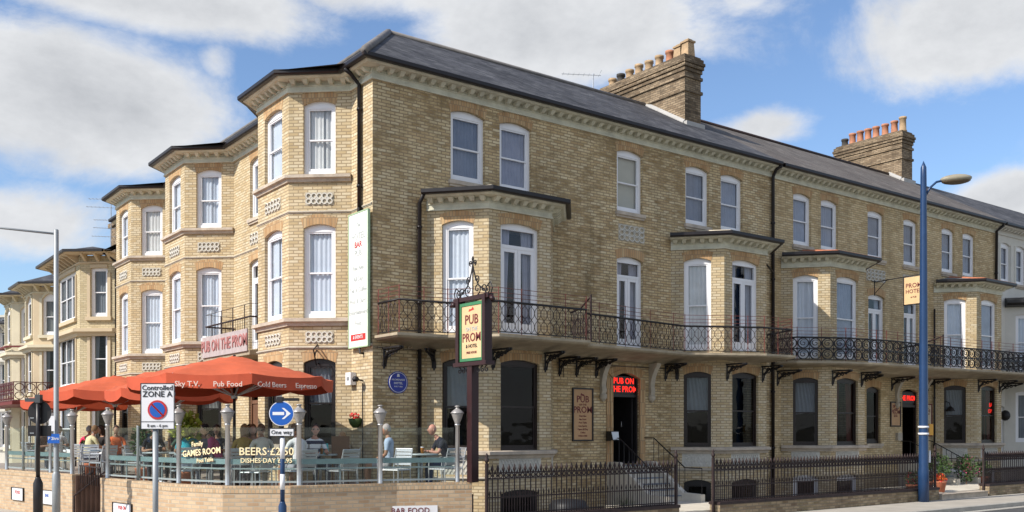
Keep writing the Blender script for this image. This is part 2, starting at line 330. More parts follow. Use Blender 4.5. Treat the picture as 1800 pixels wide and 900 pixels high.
def miter(path, off, closed=False):
    P = [Vector((p[0], p[1])) for p in path]; n = len(P); res = []
    for i in range(n):
        ns = []
        if i > 0 or closed: d = (P[i]-P[i-1]).normalized(); ns.append(Vector((d.y, -d.x)))
        if i < n-1 or closed: d = (P[(i+1) % n]-P[i]).normalized(); ns.append(Vector((d.y, -d.x)))
        if len(ns) == 1: m = ns[0]
        else: m = (ns[0]+ns[1]); m = m/max(.25, m.dot(ns[0]))
        res.append(P[i]+m*off)
    return res
def sweep(mb, path, prof, m=0, closed=False):
    k = len(prof); rings = [miter(path, o, closed) for o, z in prof]; n = len(path)
    vs = [(rings[j][i].x, rings[j][i].y, prof[j][1]) for i in range(n) for j in range(k)]
    fs = []
    for i in range(n if closed else n-1):
        for j in range(k): a = i*k; b = ((i+1) % n)*k; fs.append((a+j, b+j, b+(j+1) % k, a+(j+1) % k))
    if not closed: fs += [tuple(range(k)), tuple(range((n-1)*k, n*k))[::-1]]
    mb.raw(vs, fs, m)
def along(path, off, step, ends=.5):
    P = miter(path, off); out = []
    for a, b in zip(P, P[1:]):
        d = b-a; Ln = d.length; n = max(1, int(round(Ln/step)))
        for i in range(n): out.append((a+d*((i+.5)/n), d.normalized(), Vector((d.normalized().y, -d.normalized().x))))
    return out

# ------------------------------------------------------------------ windows
def drape(mb, f, t0, t1, o, z0, z1, amp=.025, w=.11, gather=None):
    n = max(6, int((t1-t0)/.028)); ph = random.random()*6; rows = [z0, (z0+z1)/2, z1]; vs = []
    for r, z in enumerate(rows):
        for i in range(n+1):
            t = t0+(t1-t0)*i/n
            if gather == 'r': t = t1-(t1-t)*(1 if r == 2 else (.85 if r == 1 else .75))
            if gather == 'l': t = t0+(t-t0)*(1 if r == 2 else (.85 if r == 1 else .75))
            vs.append(f.p(t, o+amp*math.sin(i*.028*2*math.pi/w+ph+.6*math.sin(i*.31)), z))
    fs = [(r*(n+1)+i, r*(n+1)+i+1, (r+1)*(n+1)+i+1, (r+1)*(n+1)+i) for r in range(2) for i in range(n)]
    mb.raw(vs, fs, 0, True)
def window(bld, f, o, style='sash', fm=WHITEP, curtain='net', gl=GLASS, sill=False, arch=True, cm=None, fw=.092, openz=0.):
    F = MB(); a, b, z0, zs = o.a, o.b, o.z0, o.zs; fo = -.085; fi = -.155
    f.box(F, a, a+fw, fi, fo, z0, zs); f.box(F, b-fw, b, fi, fo, z0, zs); f.box(F, a+fw, b-fw, fi, fo-.004, z0, z0+fw*1.1)
    hz = zs-fw*.8; A = o.arc()
    for k in range(len(A)-1):      # arched head
        (p, zp), (q, zq) = A[k], A[k+1]
        zl = hz if (p > a+fw-.001 and q < b-fw+.001) else zs
        F.hexa([f.p(p, fo-.002, hz), f.p(q, fo-.002, hz), f.p(q, fi, hz), f.p(p, fi, hz), f.p(p, fo-.002, zp), f.p(q, fo-.002, zq), f.p(q, fi, zq), f.p(p, fi, zp)])
    ia, ib, iz0, iz1 = a+fw, b-fw, z0+fw*1.1, hz; go = -.135; sw = .045
    def rect(t0, t1, zz0, zz1, w, oo, wb=None):
        wb = wb or w
        f.box(F, t0, t0+w, -.150, oo, zz0, zz1); f.box(F, t1-w, t1, -.150, oo, zz0, zz1); f.box(F, t0+w, t1-w, -.150, oo-.002, zz0, zz0+wb); f.box(F, t0+w, t1-w, -.150, oo-.002, zz1-w, zz1)
    nm = 'window'; panes = []
    if style == 'sash':
        mid = (iz0+iz1)/2
        rect(ia, ib, mid-.02, iz1, sw*.8, -.100); rect(ia, ib, iz0, mid+.02, sw, -.118, .07)
        panes = [(ia+sw*.5, ib-sw*.5, iz0+.03, iz1-.01)]
    elif style == 'door':
        nm = 'french_door'; tz = z0+(zs-z0)*.80
        f.box(F, ia, ib, fi, fo-.006, tz, tz+.08); c = (ia+ib)/2
        rect(ia, c-.005, iz0, tz, .085, -.100, .17); rect(c+.005, ib, iz0, tz, .085, -.100, .17)
        panes = [(ia+.02, ib-.02, iz0+.05, iz1-.01)]
    elif style == 'triple':
        for k in range(3):
            t0 = ia+(ib-ia)*k/3+(.02 if k else 0); t1 = ia+(ib-ia)*(k+1)/3-(.02 if k < 2 else 0)
            rect(t0, t1, iz0, (iz0+iz1)/2+.02, sw, -.118); rect(t0, t1, (iz0+iz1)/2-.02, iz1, sw*.8, -.100)
        for k in (1, 2): c = ia+(ib-ia)*k/3; f.box(F, c-.02, c+.02, fi, fo-.003, iz0, iz1)
        panes = [(ia+.02, ib-.02, iz0+.03, iz1-.01)]
    elif style == 'single':
        rect(ia, ib, iz0, iz1, sw, -.11); panes = [(ia+.02, ib-.02, iz0+.02, iz1-.02)]
    W = F.build(nm, fm, bld)
    G = MB()
    for (p, q, r, s_) in panes: G.face([f.p(p, go, r), f.p(q, go, r), f.p(q, go, s_), f.p(p, go, s_)])
    G.build('pane', gl, W)
    C = MB(); zt = zs+o.rise*.3; mtl = cm or CURT
    if mtl is CURT: mtl = random.choice([CURT, CURT, CURT2])
    elif mtl is CURTD: mtl = random.choice([CURTD, CURT3, CURT4])
    if curtain == 'net': drape(C, f, a+.02, b-.02, -.188, z0+.05, zt, amp=.018)
    elif curtain == 'split': 
        m_ = a+(b-a)*random.uniform(.42, .52); drape(C, f, a+.02, m_+.06, -.188, z0+.05, zt, amp=.018, w=.09); drape(C, f, m_-.02, b-.02, -.225, z0+.05, zt, w=.13)
    elif curtain == 'side': drape(C, f, a+.02, a+(b-a)*.38, -.24, z0+.05, zt, gather='l'); drape(C, f, b-(b-a)*.33, b-.02, -.24, z0+.05, zt, gather='r')
    elif curtain == 'swag':      # upper half sheet drawn up to one side
        n = 26; zm = z0+(zt-z0)*.47; vs = []
        for r in range(5):
            for i in range(n+1):
                s_ = i/n; low = zm+(zt-zm)*.10*s_; z = zt+(low-zt)*r/4.; t = a+.02+(b-a-.04)*s_+.16*(r/4.)*math.sin(s_*3.14)
                vs.append(f.p(t, -.24+.03*math.sin(i*1.9), z))
        C.raw(vs, [(r*(n+1)+i, r*(n+1)+i+1, (r+1)*(n+1)+i+1, (r+1)*(n+1)+i) for r in range(4) for i in range(n)], 0, True)
    elif curtain == 'blind': C.face([f.p(a+.02, -.2, z0+.02), f.p(b-.02, -.2, z0+.02), f.p(b-.02, -.2, zt), f.p(a+.02, -.2, zt)])
    if C.f: C.build('curtain', mtl, W)
    if sill:
        S = MB(); f.box(S, a-.07, b+.07, -.08, .08, z0-.10, z0-.003); f.box(S, a-.04, b+.04, -.08, .045, z0-.16, z0-.10); S.build('sill', SILLM, W)
    if arch:
        H = MB(); A = o.arc(10); B = [(t+(t-(a+b)/2)*.16, z+.235+.02*abs(t-(a+b)/2)) for t, z in A]; oo = .006
        me_pts = []
        for k in range(10):
            H.face([f.p(A[k][0], oo, A[k][1]), f.p(A[k+1][0], oo, A[k+1][1]), f.p(B[k+1][0], oo, B[k+1][1]), f.p(B[k][0], oo, B[k][1])])
        for P0, P1 in (((A[0]), (B[0])), ((B[-1]), (A[-1]))): H.face([f.p(P0[0], 0, P0[1]), f.p(P1[0], 0, P1[1]), f.p(P1[0], oo, P1[1]), f.p(P0[0], oo, P0[1])])
        for k in range(10): H.face([f.p(B[k][0], oo, B[k][1]), f.p(B[k+1][0], oo, B[k+1][1]), f.p(B[k+1][0], 0, B[k+1][1]), f.p(B[k][0], 0, B[k][1])])
        H.build('brick_arch', ARCH, W)
    return W
def ringpanel(bld, f, t0, t1, z0, z1, nx, nz, name='fretwork_panel'):
    P = MB(); f.box(P, t0-.03, t1+.03, -.02, .006, z0-.03, z1+.03, 1)
    rx = (t1-t0)/nx/2; rz = (z1-z0)/nz/2
    for i in range(nx):
        for j in range(nz):
            cx = t0+rx*(2*i+1); cz = z0+rz*(2*j+1)
            P.tube([f.p(cx+rx*.93*math.cos(a*math.pi/6), .022, cz+rz*.93*math.sin(a*math.pi/6)) for a in range(12)], .018, 4, closed=True)
    for i in range(nx-1):
        for j in range(nz-1): cx = t0+rx*2*(i+1); cz = z0+rz*2*(j+1); f.box(P, cx-.02, cx+.02, .006, .03, cz-.02, cz+.02)
    o = P.build(name, [FRET, FRETB], bld)
    return o
def cornice(bld, path, z, gut=True, scale=1., step=.285, material=None, off=0., name='cornice'):
    C = MB(); k = scale
    sweep(C, path, [(.0, z-.32*k), (.05, z-.32*k), (.05, z-.28*k), (.03, z-.27*k), (.03, z-.18*k), (.0, z-.18*k)])
    sweep(C, path, [(.0, z-.18*k), (.05, z-.18*k), (.05, z-.155*k), (.0, z-.155*k)])
    sweep(C, path, [(.0, z-.155*k), (.025, z-.155*k), (.025, z-.06*k), (.0, z-.06*k)])
    sweep(C, path, [(.0, z-.06*k), (.30*k, z-.06*k), (.34*k, z-.03*k), (.36*k, z+.03*k), (.0, z+.03*k)])
    for p, d, n in along(path, .025, step):
        h = .068*k; q = lambda a, o, zz: (p.x+d.x*a+n.x*o, p.y+d.y*a+n.y*o, zz)
        C.hexa([q(-h*.7, 0, z-.155*k), q(h*.7, 0, z-.155*k), q(h*.7, .12*k, z-.15*k), q(-h*.7, .12*k, z-.15*k), q(-h, 0, z-.063*k), q(h, 0, z-.063*k), q(h, .22*k, z-.063*k), q(-h, .22*k, z-.063*k)])
    o = C.build(name, material or STONE, bld)
    if gut:
        G = MB(); sweep(G, path, [(.362*k, z-.02*k), (.44*k, z-.02*k), (.47*k, z+.01*k), (.47*k, z+.09*k), (.362*k, z+.09*k)]); G.build('gutter', GUTTER, o)
    return o
def moulding(bld, path, z, h=.12, d=.12, m=SILLM, name='string_course'):
    C = MB(); sweep(C, path, [(0, z-h), (d*.35, z-h), (d*.5, z-h*.6), (d, z-h*.45), (d, z), (0, z+.02)]); return C.build(name, m, bld)
def pipe(bld, pts, r=.045, name='drainpipe', m=GUTTER):
    P = MB(); P.tube(pts, r, 8)
    zs = [p[2] for p in pts]; x, y = pts[-1][0], pts[-1][1]; z = min(zs)+.6
    while z < max(zs)-.5: P.lathe([(r*1.35, 0), (r*1.35, .06)], (x, y, z), 8); z += 1.8
    return P.build(name, m, bld)

# ------------------------------------------------------------------ ground
G = MB()
def gq(mb, x0, x1, y0, y1, z): mb.face([(x0, y0, z), (x1, y0, z), (x1, y1, z), (x0, y1, z)])
for (x0, x1, y0, y1) in [(-1500, 1500, -1500, -4.02), (-1500, -.05, -4.02, 1500), (60, 1500, -4.02, 1500), (-.05, 60, .5, 1500)]: gq(G, x0, x1, y0, y1, -.135)
tag(G.build('ground', GROUNDM), kind='structure')
A_ = MB(); gq(A_, -.2, 60, -4.2, 2, -1.0); tag(A_.build('basement_area_floor', mat('area_concrete', (.17, .155, .13), .95, var=.25)), kind='structure')
Pv = MB()
for x in range(-2, 60): Pv.box(x*1. + .004, x*1.+.996, -5.98, -4.02, -.10, 0)
Pv.box(-2, 60, -5.99, -4.02, -.12, -.006)
Pv.prism([(-2, -5.98), (-2, -4.02), (-.1, -4.02), (-.1, 1), (-1, 60), (-9.0, 60), (-9.0, -2.5), (-8.2, -4.6), (-6.5, -5.8), (-4.5, -5.98)], -.12, 0)
tag(Pv.build('pavement', PAVE), kind='structure')
Kb = MB()
sweep(Kb, [(-9.0, 60), (-9.0, -2.5), (-8.2, -4.6), (-6.5, -5.8), (-4.5, -5.98), (60, -5.98)][::1], [(0, -.12), (.14, -.12), (.14, -.01), (.12, .004), (0, .004)])
tag(Kb.build('kerb', KERBM), kind='structure')
Rd = MB(); gq(Rd, -200, 200, -14, -5.85, -.125); gq(Rd, -16, -9.1, -5.85, 200, -.121); tag(Rd.build('road', ROADM), kind='structure')
Yl = MB()
gq(Yl, -4, 60, -6.42, -6.14, -.119)
tag(Yl.build('road_channel', KERBM), kind='structure')
Pf = MB(); gq(Pf, -200, 200, -20, -14, -.02); Pf.box(-200, 200, -14.15, -14, -.13, -.016); tag(Pf.build('far_pavement', PAVE), kind='structure')

# ------------------------------------------------------------------ corner pub building
pub = empty('corner_pub_building', (0, 0, 0), label='three storey yellow brick corner pub with canted bays and slate roof', cat='building')
LB = (3.02, 10.65, 16.42); BW, BF, BP = 1.97, .95, 1.15
lpath = [(0, 21.2)]
for c in reversed(LB): lpath += [(0, c+BW), (-BP, c+BF), (-BP, c-BF), (0, c-BW)]
lpath += [(0, 0)]
PARTY = 14.5
WB = MB(); WR = MB()
def addops(mb, f, z0, z1, ops, **kw):
    wall(mb, f, 0, f.len, z0, z1, ops)
ctypes = ['net', 'split', 'net', 'split']
for a, b in zip(lpath, lpath[1:]):
    f = Fr(a, b); ops = []
    far = (a[0] == 0 and b[0] < 0); front = (a[0] < 0 and b[0] < 0); near = (a[0] < 0 and b[0] == 0); flat = (a[0] == 0 and b[0] == 0)
    specs = []
    if far or near or front:
        if front: t0, t1 = .95-.52, .95+.56
        elif near: t0, t1 = .36, 1.15
        else: t0, t1 = .39, 1.18
        specs = [(t0, t1, 8.24, 10.02, 'sash', random.choice(['split', 'net', 'side', 'split'])), (t0, t1, 4.80, 7.05, 'sash', random.choice(['net', 'split', 'split', 'side'])), (t0, t1, 1.75, 3.82, 'gf', 'swag')]
    elif flat and f.len > 3 and a[1] < 12:
        c = a[1]-6.95
        specs = [(c-.45, c+.45, 8.24, 10.0, 'sash', 'net'), (c-.5, c+.5, 4.45, 7.05, 'door', 'side'), (c-.55, c+.55, .87, 3.5, 'entr', None)]
    elif flat and f.len > 2.5: specs = []
    for (t0, t1, z0, z1, st, cu) in specs:
        o = Op(t0, t1, z0, z1); ops.append(o)
        if st == 'gf': window(pub, f, o, 'sash', BLACKP, cu, DGLASS, cm=CURT)
        elif st == 'entr': 
            D = MB(); f.box(D, t0, t0+.08, -.14, -.06, z0, o.zs); f.box(D, t1-.08, t1, -.14, -.06, z0, o.zs); f.box(D, t0+.08, t1-.08, -.14, -.07, z0+2.0, z0+2.1); f.box(D, t0+.08, (t0+t1)/2-.01, -.13, -.1, z0, z0+2.0)
            D.build('entrance_door', WOODM, pub)
        else: window(pub, f, o, st, WHITEP, cu, sill=flat and st == 'sash')
    wall(WB, f, 0, f.len, 0, 10.55, ops)
    if near or front:
        w0, w1 = (.36, 1.15) if near else (.95-.5, .95+.54)
        w0 += .07; w1 -= .07; ringpanel(pub, f, w0, w1, 7.53, 7.79, 5, 2); ringpanel(pub, f, w0, w1, 4.21, 4.46, 5, 2); ringpanel(pub, f, w0, w1, 1.14, 1.40, 5, 2)
    if flat and f.len > 3 and a[1] < 12: ringpanel(pub, f, a[1]-6.95-.4, a[1]-6.95+.4, 7.5, 7.8, 4, 2)
for c in LB:
    bp = [(0, c+BW), (-BP, c+BF), (-BP, c-BF), (0, c-BW)]
    moulding(pub, bp, 8.22, .16, .13); moulding(pub, bp, 4.78, .18, .15); moulding(pub, bp, 1.73, .14, .12)
moulding(pub, lpath[:-1]+[(0, .02)], 7.36, .05, .035, STONE2); moulding(pub, lpath[:-1]+[(0, .02)], 4.10, .05, .045, STONE2)
fR = Fr((0, 0), (PARTY, 0))
opsR = []
for (a, b, cu) in [(2.15, 3.17, 'net'), (3.63, 4.65, 'net'), (7.68, 8.67, 'blind'), (10.45, 11.47, 'split'), (12.01, 13.02, 'net')]:
    o = Op(a, b, 8.22, 9.98); opsR.append(o); window(pub, fR, o, 'sash', WHITEP, cu, sill=True, cm={'blind': BLIND}.get(cu, CURTD))
o = Op(7.68, 8.69, 4.40, 6.98); opsR.append(o); window(pub, fR, o, 'door', WHITEP, 'side', cm=CURTD)
o = Op(7.5, 8.54, 1.15, 3.70, .16); opsR.append(o)
def bayholes(c): return [Op(c-1.45, c+1.45, z0, z1, 0.) for z0, z1 in ((-.9, .9), (1.1, 3.9), (4.36, 7.15))]
WR2 = MB(); wall(WR2, fR, 0, PARTY, -1.0, 10.55, opsR+bayholes(3.42)+bayholes(11.78))
ringpanel(pub, fR, 7.75, 8.72, 7.42, 7.85, 5, 3)
WB.build('side_wall', BR, pub); WR2.build('front_wall', BRW, pub)
# door with fanlight
D = MB(); fR.box(D, 7.5, 7.56, -.15, -.06, 1.15, 3.6); fR.box(D, 8.48, 8.54, -.15, -.06, 1.15, 3.6); fR.box(D, 7.56, 8.48, -.15, -.07, 3.03, 3.10); fR.box(D, 8.40, 8.46, -.95, -.16, 1.15, 3.0)
dd = D.build('front_door', BLACKP, pub); H = MB(); H.tube([(8.42, .55, 2.2), (8.37, .55, 2.2), (8.37, .55, 2.35)], .012, 6); H.build('handle', ALU, dd)
H = MB(); fR.box(H, 7.57, 8.47, -.13, -.11, 3.1, 3.62); H.build('fanlight_panel', BLACKP, dd)
# entrance surround: moulded arch ring + console brackets
S = MB()
o_ = Op(7.5, 8.54, 1.15, 3.70, .16)
for k, (ex, oo) in enumerate([(.10, .05), (.22, .03)]):
    e0 = 0 if k == 0 else .10
    A = [(t-(e0 if t < 8 else -e0), z+e0*.9) for t, z in o_.arc(10)]; 
    fR.box(S, 7.5-ex, 7.5-e0, 0, oo, 1.15, 3.54); fR.box(S, 8.54+e0, 8.54+ex, 0, oo, 1.15, 3.54)
    A = o_.arc(10); sc1 = lambda t, e: 8.02+(t-8.02)*(1+e/.52)
    for i in range(10):
        (p, zp), (q, zq) = A[i], A[i+1]
        P_ = [(sc1(p, e0), zp+e0), (sc1(q, e0), zq+e0), (sc1(q, ex), zq+ex), (sc1(p, ex), zp+ex)]
        S.hexa([fR.p(x, 0, z) for x, z in P_]+[fR.p(x, oo, z) for x, z in P_])
S.build('door_surround', ARCH, pub)
def console(bld, x, m=STONE2):
    K = MB()
    prof = [(.02, 3.05), (.10, 3.08), (.14, 3.2), (.10, 3.35), (.16, 3.6), (.28, 3.8), (.42, 3.95), (.42, 4.0), (.0, 4.0), (.0, 3.05)]
    n = len(prof); K.raw([(x-.08, -o*.8, z) for o, z in prof]+[(x+.08, -o*.8, z) for o, z in prof], [tuple(range(n)), tuple(range(n, 2*n))[::-1]]+[(i, i+n, (i+1) % n+n, (i+1) % n) for i in range(n)])
    K.lathe([(.02, -.1), (.11, 0), (.11, .1), (.06, .12)], (x, -.04, 2.98), 8)
    K.build('console_bracket', m, bld)
console(pub, 7.12); console(pub, 9.0)
# front bays
def front_bay(bld, c, brickm, fstyle, roofm, fixed=True, ch='net', fc='side', gfc=('swag', None), lead=LEADM):
    W_, F_, P_ = 1.95, .95, 1.15
    bp = [(c-W_, 0), (c-F_, -P_), (c+F_, -P_), (c+W_, 0)]
    B = MB()
    for k, (a, b) in enumerate(zip(bp, bp[1:])):
        f = Fr(a, b); ops = []
        t0, t1 = ((.37, 1.15), (.35, 1.53), (.37, 1.15))[k]
        o = Op(t0, t1, 4.42, 7.10, .09); ops.append(o)
        if k == 1: window(bld, f, o, fstyle, WHITEP, fc, cm=CURTD)
        else: window(bld, f, o, 'sash', WHITEP, ch, cm=CURT, fw=.10)
        o = Op(t0, t1, 1.60, 3.80, .09); ops.append(o)
        window(bld, f, o, 'sash', BROWNP if bld is not pub or k == 1 else BROWNP, gfc[0] if k == 0 else gfc[1], DGLASS, cm=CURT if k == 0 else REDCURT, fw=.055)
        o = Op(t0, t1, -.5, .66, .09); ops.append(o)
        window(bld, f, o, 'single', BLACKP if bld is pub else WHITEP, None, DGLASS, arch=False)
        wall(B, f, 0, f.len, -1.0, 7.5, ops)
        # lattice apron panel
        A = MB(); f.box(A, t0-.05, t1+.05, -.01, .004, 1.04, 1.42); n = int((t1-t0)/.09)
        for i in range(n):
            x = t0+(t1-t0)*i/n; dx = (t1-t0)/n
            A.tube([f.p(x, .012, 1.06), f.p(x+dx, .012, 1.23), f.p(x, .012, 1.40)], .011, 3); A.tube([f.p(x+dx, .012, 1.06), f.p(x, .012, 1.23), f.p(x+dx, .012, 1.40)], .011, 3)
        A.build('apron_panel', FRET, bld)
    B.build('bay_wall', brickm, bld)
    moulding(bld, bp, 1.59, .17, .13, SILLM, 'sill_course'); moulding(bld, bp, .97, .06, .05, STONE2)
    cornice(bld, bp, 7.68, True, 1.05, .27, name='bay_cornice')
    rf = MB(); g = miter(bp, .42); zt = 8.03; zb = 7.76
    top = [(c-W_-.2, -.002), (c-F_*.75, -.25), (c+F_*.75, -.25), (c+W_+.2, -.002)]
    inner = [(c-F_, -.004), (c+F_, -.004)]
    pts = [(g[0].x, min(-.004, g[0].y), zb), (g[1].x, g[1].y, zb), (g[2].x, g[2].y, zb), (g[3].x, min(-.004, g[3].y), zb)]
    T = [(c-F_*.9, -.004, zt), (c+F_*.9, -.004, zt)]
    rf.face([pts[0], pts[1], T[0]]); rf.face([pts[1], pts[2], T[1], T[0]]); rf.face([pts[2], pts[3], T[1]])
    ro = rf.build('bay_roof', lead, bld)
    hp = MB()
    for p_, q_ in ((pts[1], T[0]), (pts[2], T[1])): hp.tube([p_, q_], .05, 5)
    if roofm is TERRA:
        hp.tube([pts[1], pts[2]], .045, 5); hp.tube([pts[2], pts[3]], .05, 5)
    hp.build('hip_tiles', roofm, ro)
front_bay(pub, 3.42, BR, 'door', STONE2, gfc=('swag', None))
front_bay(pub, 11.78, BR, 'door', STONE2, gfc=('swag', None))
cornice(pub, lpath+[(PARTY-.06, 0)], 10.53, True, 1.0, .285)
# roof
rf = MB(); E0 = -.46; ZE = 10.60; AP = (2.8, 4.2, 13.35)
rf.face([(E0, E0, ZE), (PARTY, E0, ZE), (PARTY, 4.2, 13.35), AP])
rf.face([AP, (2.8, 21.2, 13.35), (E0, 21.2, ZE), (E0, E0, ZE)])
rf.face([AP, (PARTY, 4.2, 13.35), (PARTY, 9, 10.5), (6.5, 9, 10.5)]); rf.face([AP, (6.5, 9, 10.5), (6.5, 21.2, 10.5), (2.8, 21.2, 13.35)])
for c in LB:
    g = miter([(0, c+BW), (-BP, c+BF), (-BP, c-BF), (0, c-BW)], .46); P_ = (.25, c, 11.21)
    q = [(E0+.01, c+BW+.6, ZE+.01)]+[(v.x, v.y, ZE) for v in (g[1], g[2])]+[(E0+.01, c-BW-.6, ZE+.01)]
    for a, b in zip(q, q[1:]): rf.face([a, P_, b])
rfo = rf.build('roof', SLATE, pub)
hp = MB(); hp.tube([(E0, E0, ZE+.02), (2.8, 4.2, 13.37)], .10, 6); hp.tube([(2.8, 4.2, 13.37), (PARTY, 4.2, 13.37)], .07, 6); hp.tube([(2.8, 4.2, 13.37), (2.8, 21.2, 13.37)], .07, 6); hp.build('ridge_tiles', mat('ridge_grey', (.17, .16, .155), .8, var=.2), rfo)
# back walls and inner core
bw = MB(); bw.box(6.3, PARTY, 8.8, 9.0, 0, 10.4); bw.box(6.3, 6.5, 9, 21.2, 0, 10.4); bw.box(-.0, 6.5, 21.0, 21.2, 0, 10.5)
bw.face([(0, 21.2, 10.5), (2.8, 21.2, 13.3), (6.5, 21.2, 10.5)])
bw.build('rear_wall', BRW, pub)
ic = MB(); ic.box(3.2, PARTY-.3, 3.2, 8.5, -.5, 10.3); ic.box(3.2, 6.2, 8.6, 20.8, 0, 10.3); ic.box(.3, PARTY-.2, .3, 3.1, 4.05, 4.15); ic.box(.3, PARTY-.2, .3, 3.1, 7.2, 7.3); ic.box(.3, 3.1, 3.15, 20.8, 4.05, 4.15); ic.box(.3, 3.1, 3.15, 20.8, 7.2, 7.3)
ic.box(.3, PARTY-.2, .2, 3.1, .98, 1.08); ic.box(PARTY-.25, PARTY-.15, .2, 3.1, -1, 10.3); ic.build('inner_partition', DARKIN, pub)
pipe(pub, [(-.46, .52, 10.5), (-.30, .52, 10.42), (-.07, .52, 10.2), (-.07, .52, 7.2)], .05)
pipe(pub, [(1.22, -.30, 7.72), (1.22, -.07, 7.5), (1.22, -.07, -.9)], .05)
pipe(pub, [(14.42, -.42, 10.5), (14.42, -.20, 10.42), (14.42, -.08, 10.2), (14.42, -.08, -.9)], .055)
pipe(pub, [(13.2, -.75, 7.62), (13.5, -.5, 7.3), (14.36, -.12, 7.15)], .03)

# ------------------------------------------------------------------ terraced hotel next door
hotel = empty('terraced_hotel', (PARTY, 0, 0), label='long yellow brick hotel with red tiled bay roofs beside the pub drainpipe', cat='building')
HX1 = 28.9
class Shift:      # children of an empty at (x,0,0) are authored in world units
    pass
hotel.location = (0, 0, 0)
fH = Fr((PARTY, 0), (HX1, 0)); X = lambda v: v-PARTY
ops = []
for (a, b) in [(15.56, 16.52), (17.06, 18.03), (19.79, 20.79), (22.08, 23.02), (24.73, 25.67), (26.29, 27.24)]:
    o = Op(X(a), X(b), 8.2, 9.93); ops.append(o); window(hotel, fH, o, 'sash', WHITEP, 'split' if a > 20 else 'net', sill=True, cm=CURTD)
for (a, b) in [(19.83, 20.86), (22.1, 23.05)]:
    o = Op(X(a), X(b), 4.4, 6.95); ops.append(o); window(hotel, fH, o, 'door', WHITEP, 'side', cm=CURTD)
o = Op(X(19.72), X(20.6), 1.62, 3.65); ops.append(o); window(hotel, fH, o, 'sash', BROWNP, None, DGLASS, sill=True)
o = Op(X(22.0), X(23.05), .95, 3.62); ops.append(o)
D = MB(); fH.box(D, X(22.0), X(22.08), -.15, -.06, .95, 3.5); fH.box(D, X(22.97), X(23.05), -.15, -.06, .95, 3.5); fH.box(D, X(22.08), X(22.97), -.15, -.07, 2.95, 3.03); fH.box(D, X(22.08), X(22.97), -.15, -.12, 3.03, 3.53)
D.box(22.1, 22.14, .2, 1.0, .95, 2.95); D.build('front_door', BROWNP, hotel)
for c_ in (16.88, 26.1): ops += [Op(X(c_)-1.45, X(c_)+1.45, z0, z1, 0.) for z0, z1 in ((-.9, .85), (1.0, 3.9), (4.36, 7.15))]
HW = MB(); wall(HW, fH, 0, fH.len, -1, 10.5, ops); HW.build('front_wall', BRH, hotel)
ringpanel(hotel, fH, X(19.72), X(20.85), 7.42, 7.82, 5, 3); ringpanel(hotel, fH, X(22.05), X(23.05), 7.42, 7.82, 5, 3)
front_bay(hotel, 16.88, BR, 'sash', TERRA, ch='split', fc='net', gfc=('swag', 'side')); front_bay(hotel, 26.1, BR, 'sash', TERRA, ch='split', fc='net', gfc=('swag', 'side'))
cornice(hotel, [(PARTY+.06, 0), (HX1-.05, 0)], 10.51, True, 1.0, .285)
console(hotel, 21.6); console(hotel, 23.45)
rf = MB(); rf.face([(PARTY, E0, ZE-.01), (HX1+.1, E0, ZE-.01), (HX1+.1, 4.2, 13.33), (PARTY, 4.2, 13.33)]); rf.face([(PARTY, 4.2, 13.33), (HX1+.1, 4.2, 13.33), (HX1+.1, 9, 10.5), (PARTY, 9, 10.5)])
r_ = rf.build('roof', SLATE2, hotel); hp = MB(); hp.tube([(PARTY, 4.2, 13.35), (HX1+.1, 4.2, 13.35)], .07, 6); hp.build('ridge_tiles', IRONR, r_)
bw = MB(); bw.box(PARTY, HX1, 8.8, 9, 0, 10.4); bw.build('rear_wall', BRH, hotel)
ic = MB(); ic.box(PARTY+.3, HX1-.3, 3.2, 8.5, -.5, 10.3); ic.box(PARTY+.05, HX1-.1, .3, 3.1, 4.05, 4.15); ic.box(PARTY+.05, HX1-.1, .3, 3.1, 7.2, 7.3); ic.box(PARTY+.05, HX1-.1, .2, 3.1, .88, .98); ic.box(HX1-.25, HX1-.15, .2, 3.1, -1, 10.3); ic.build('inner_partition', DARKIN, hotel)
pipe(hotel, [(28.8, -.4, 10.45), (28.8, -.1, 10.25), (28.8, -.08, 7.9)], .055)
pipe(hotel, [(24.05, -.09, 6.7), (24.05, -.09, -.9)], .035)

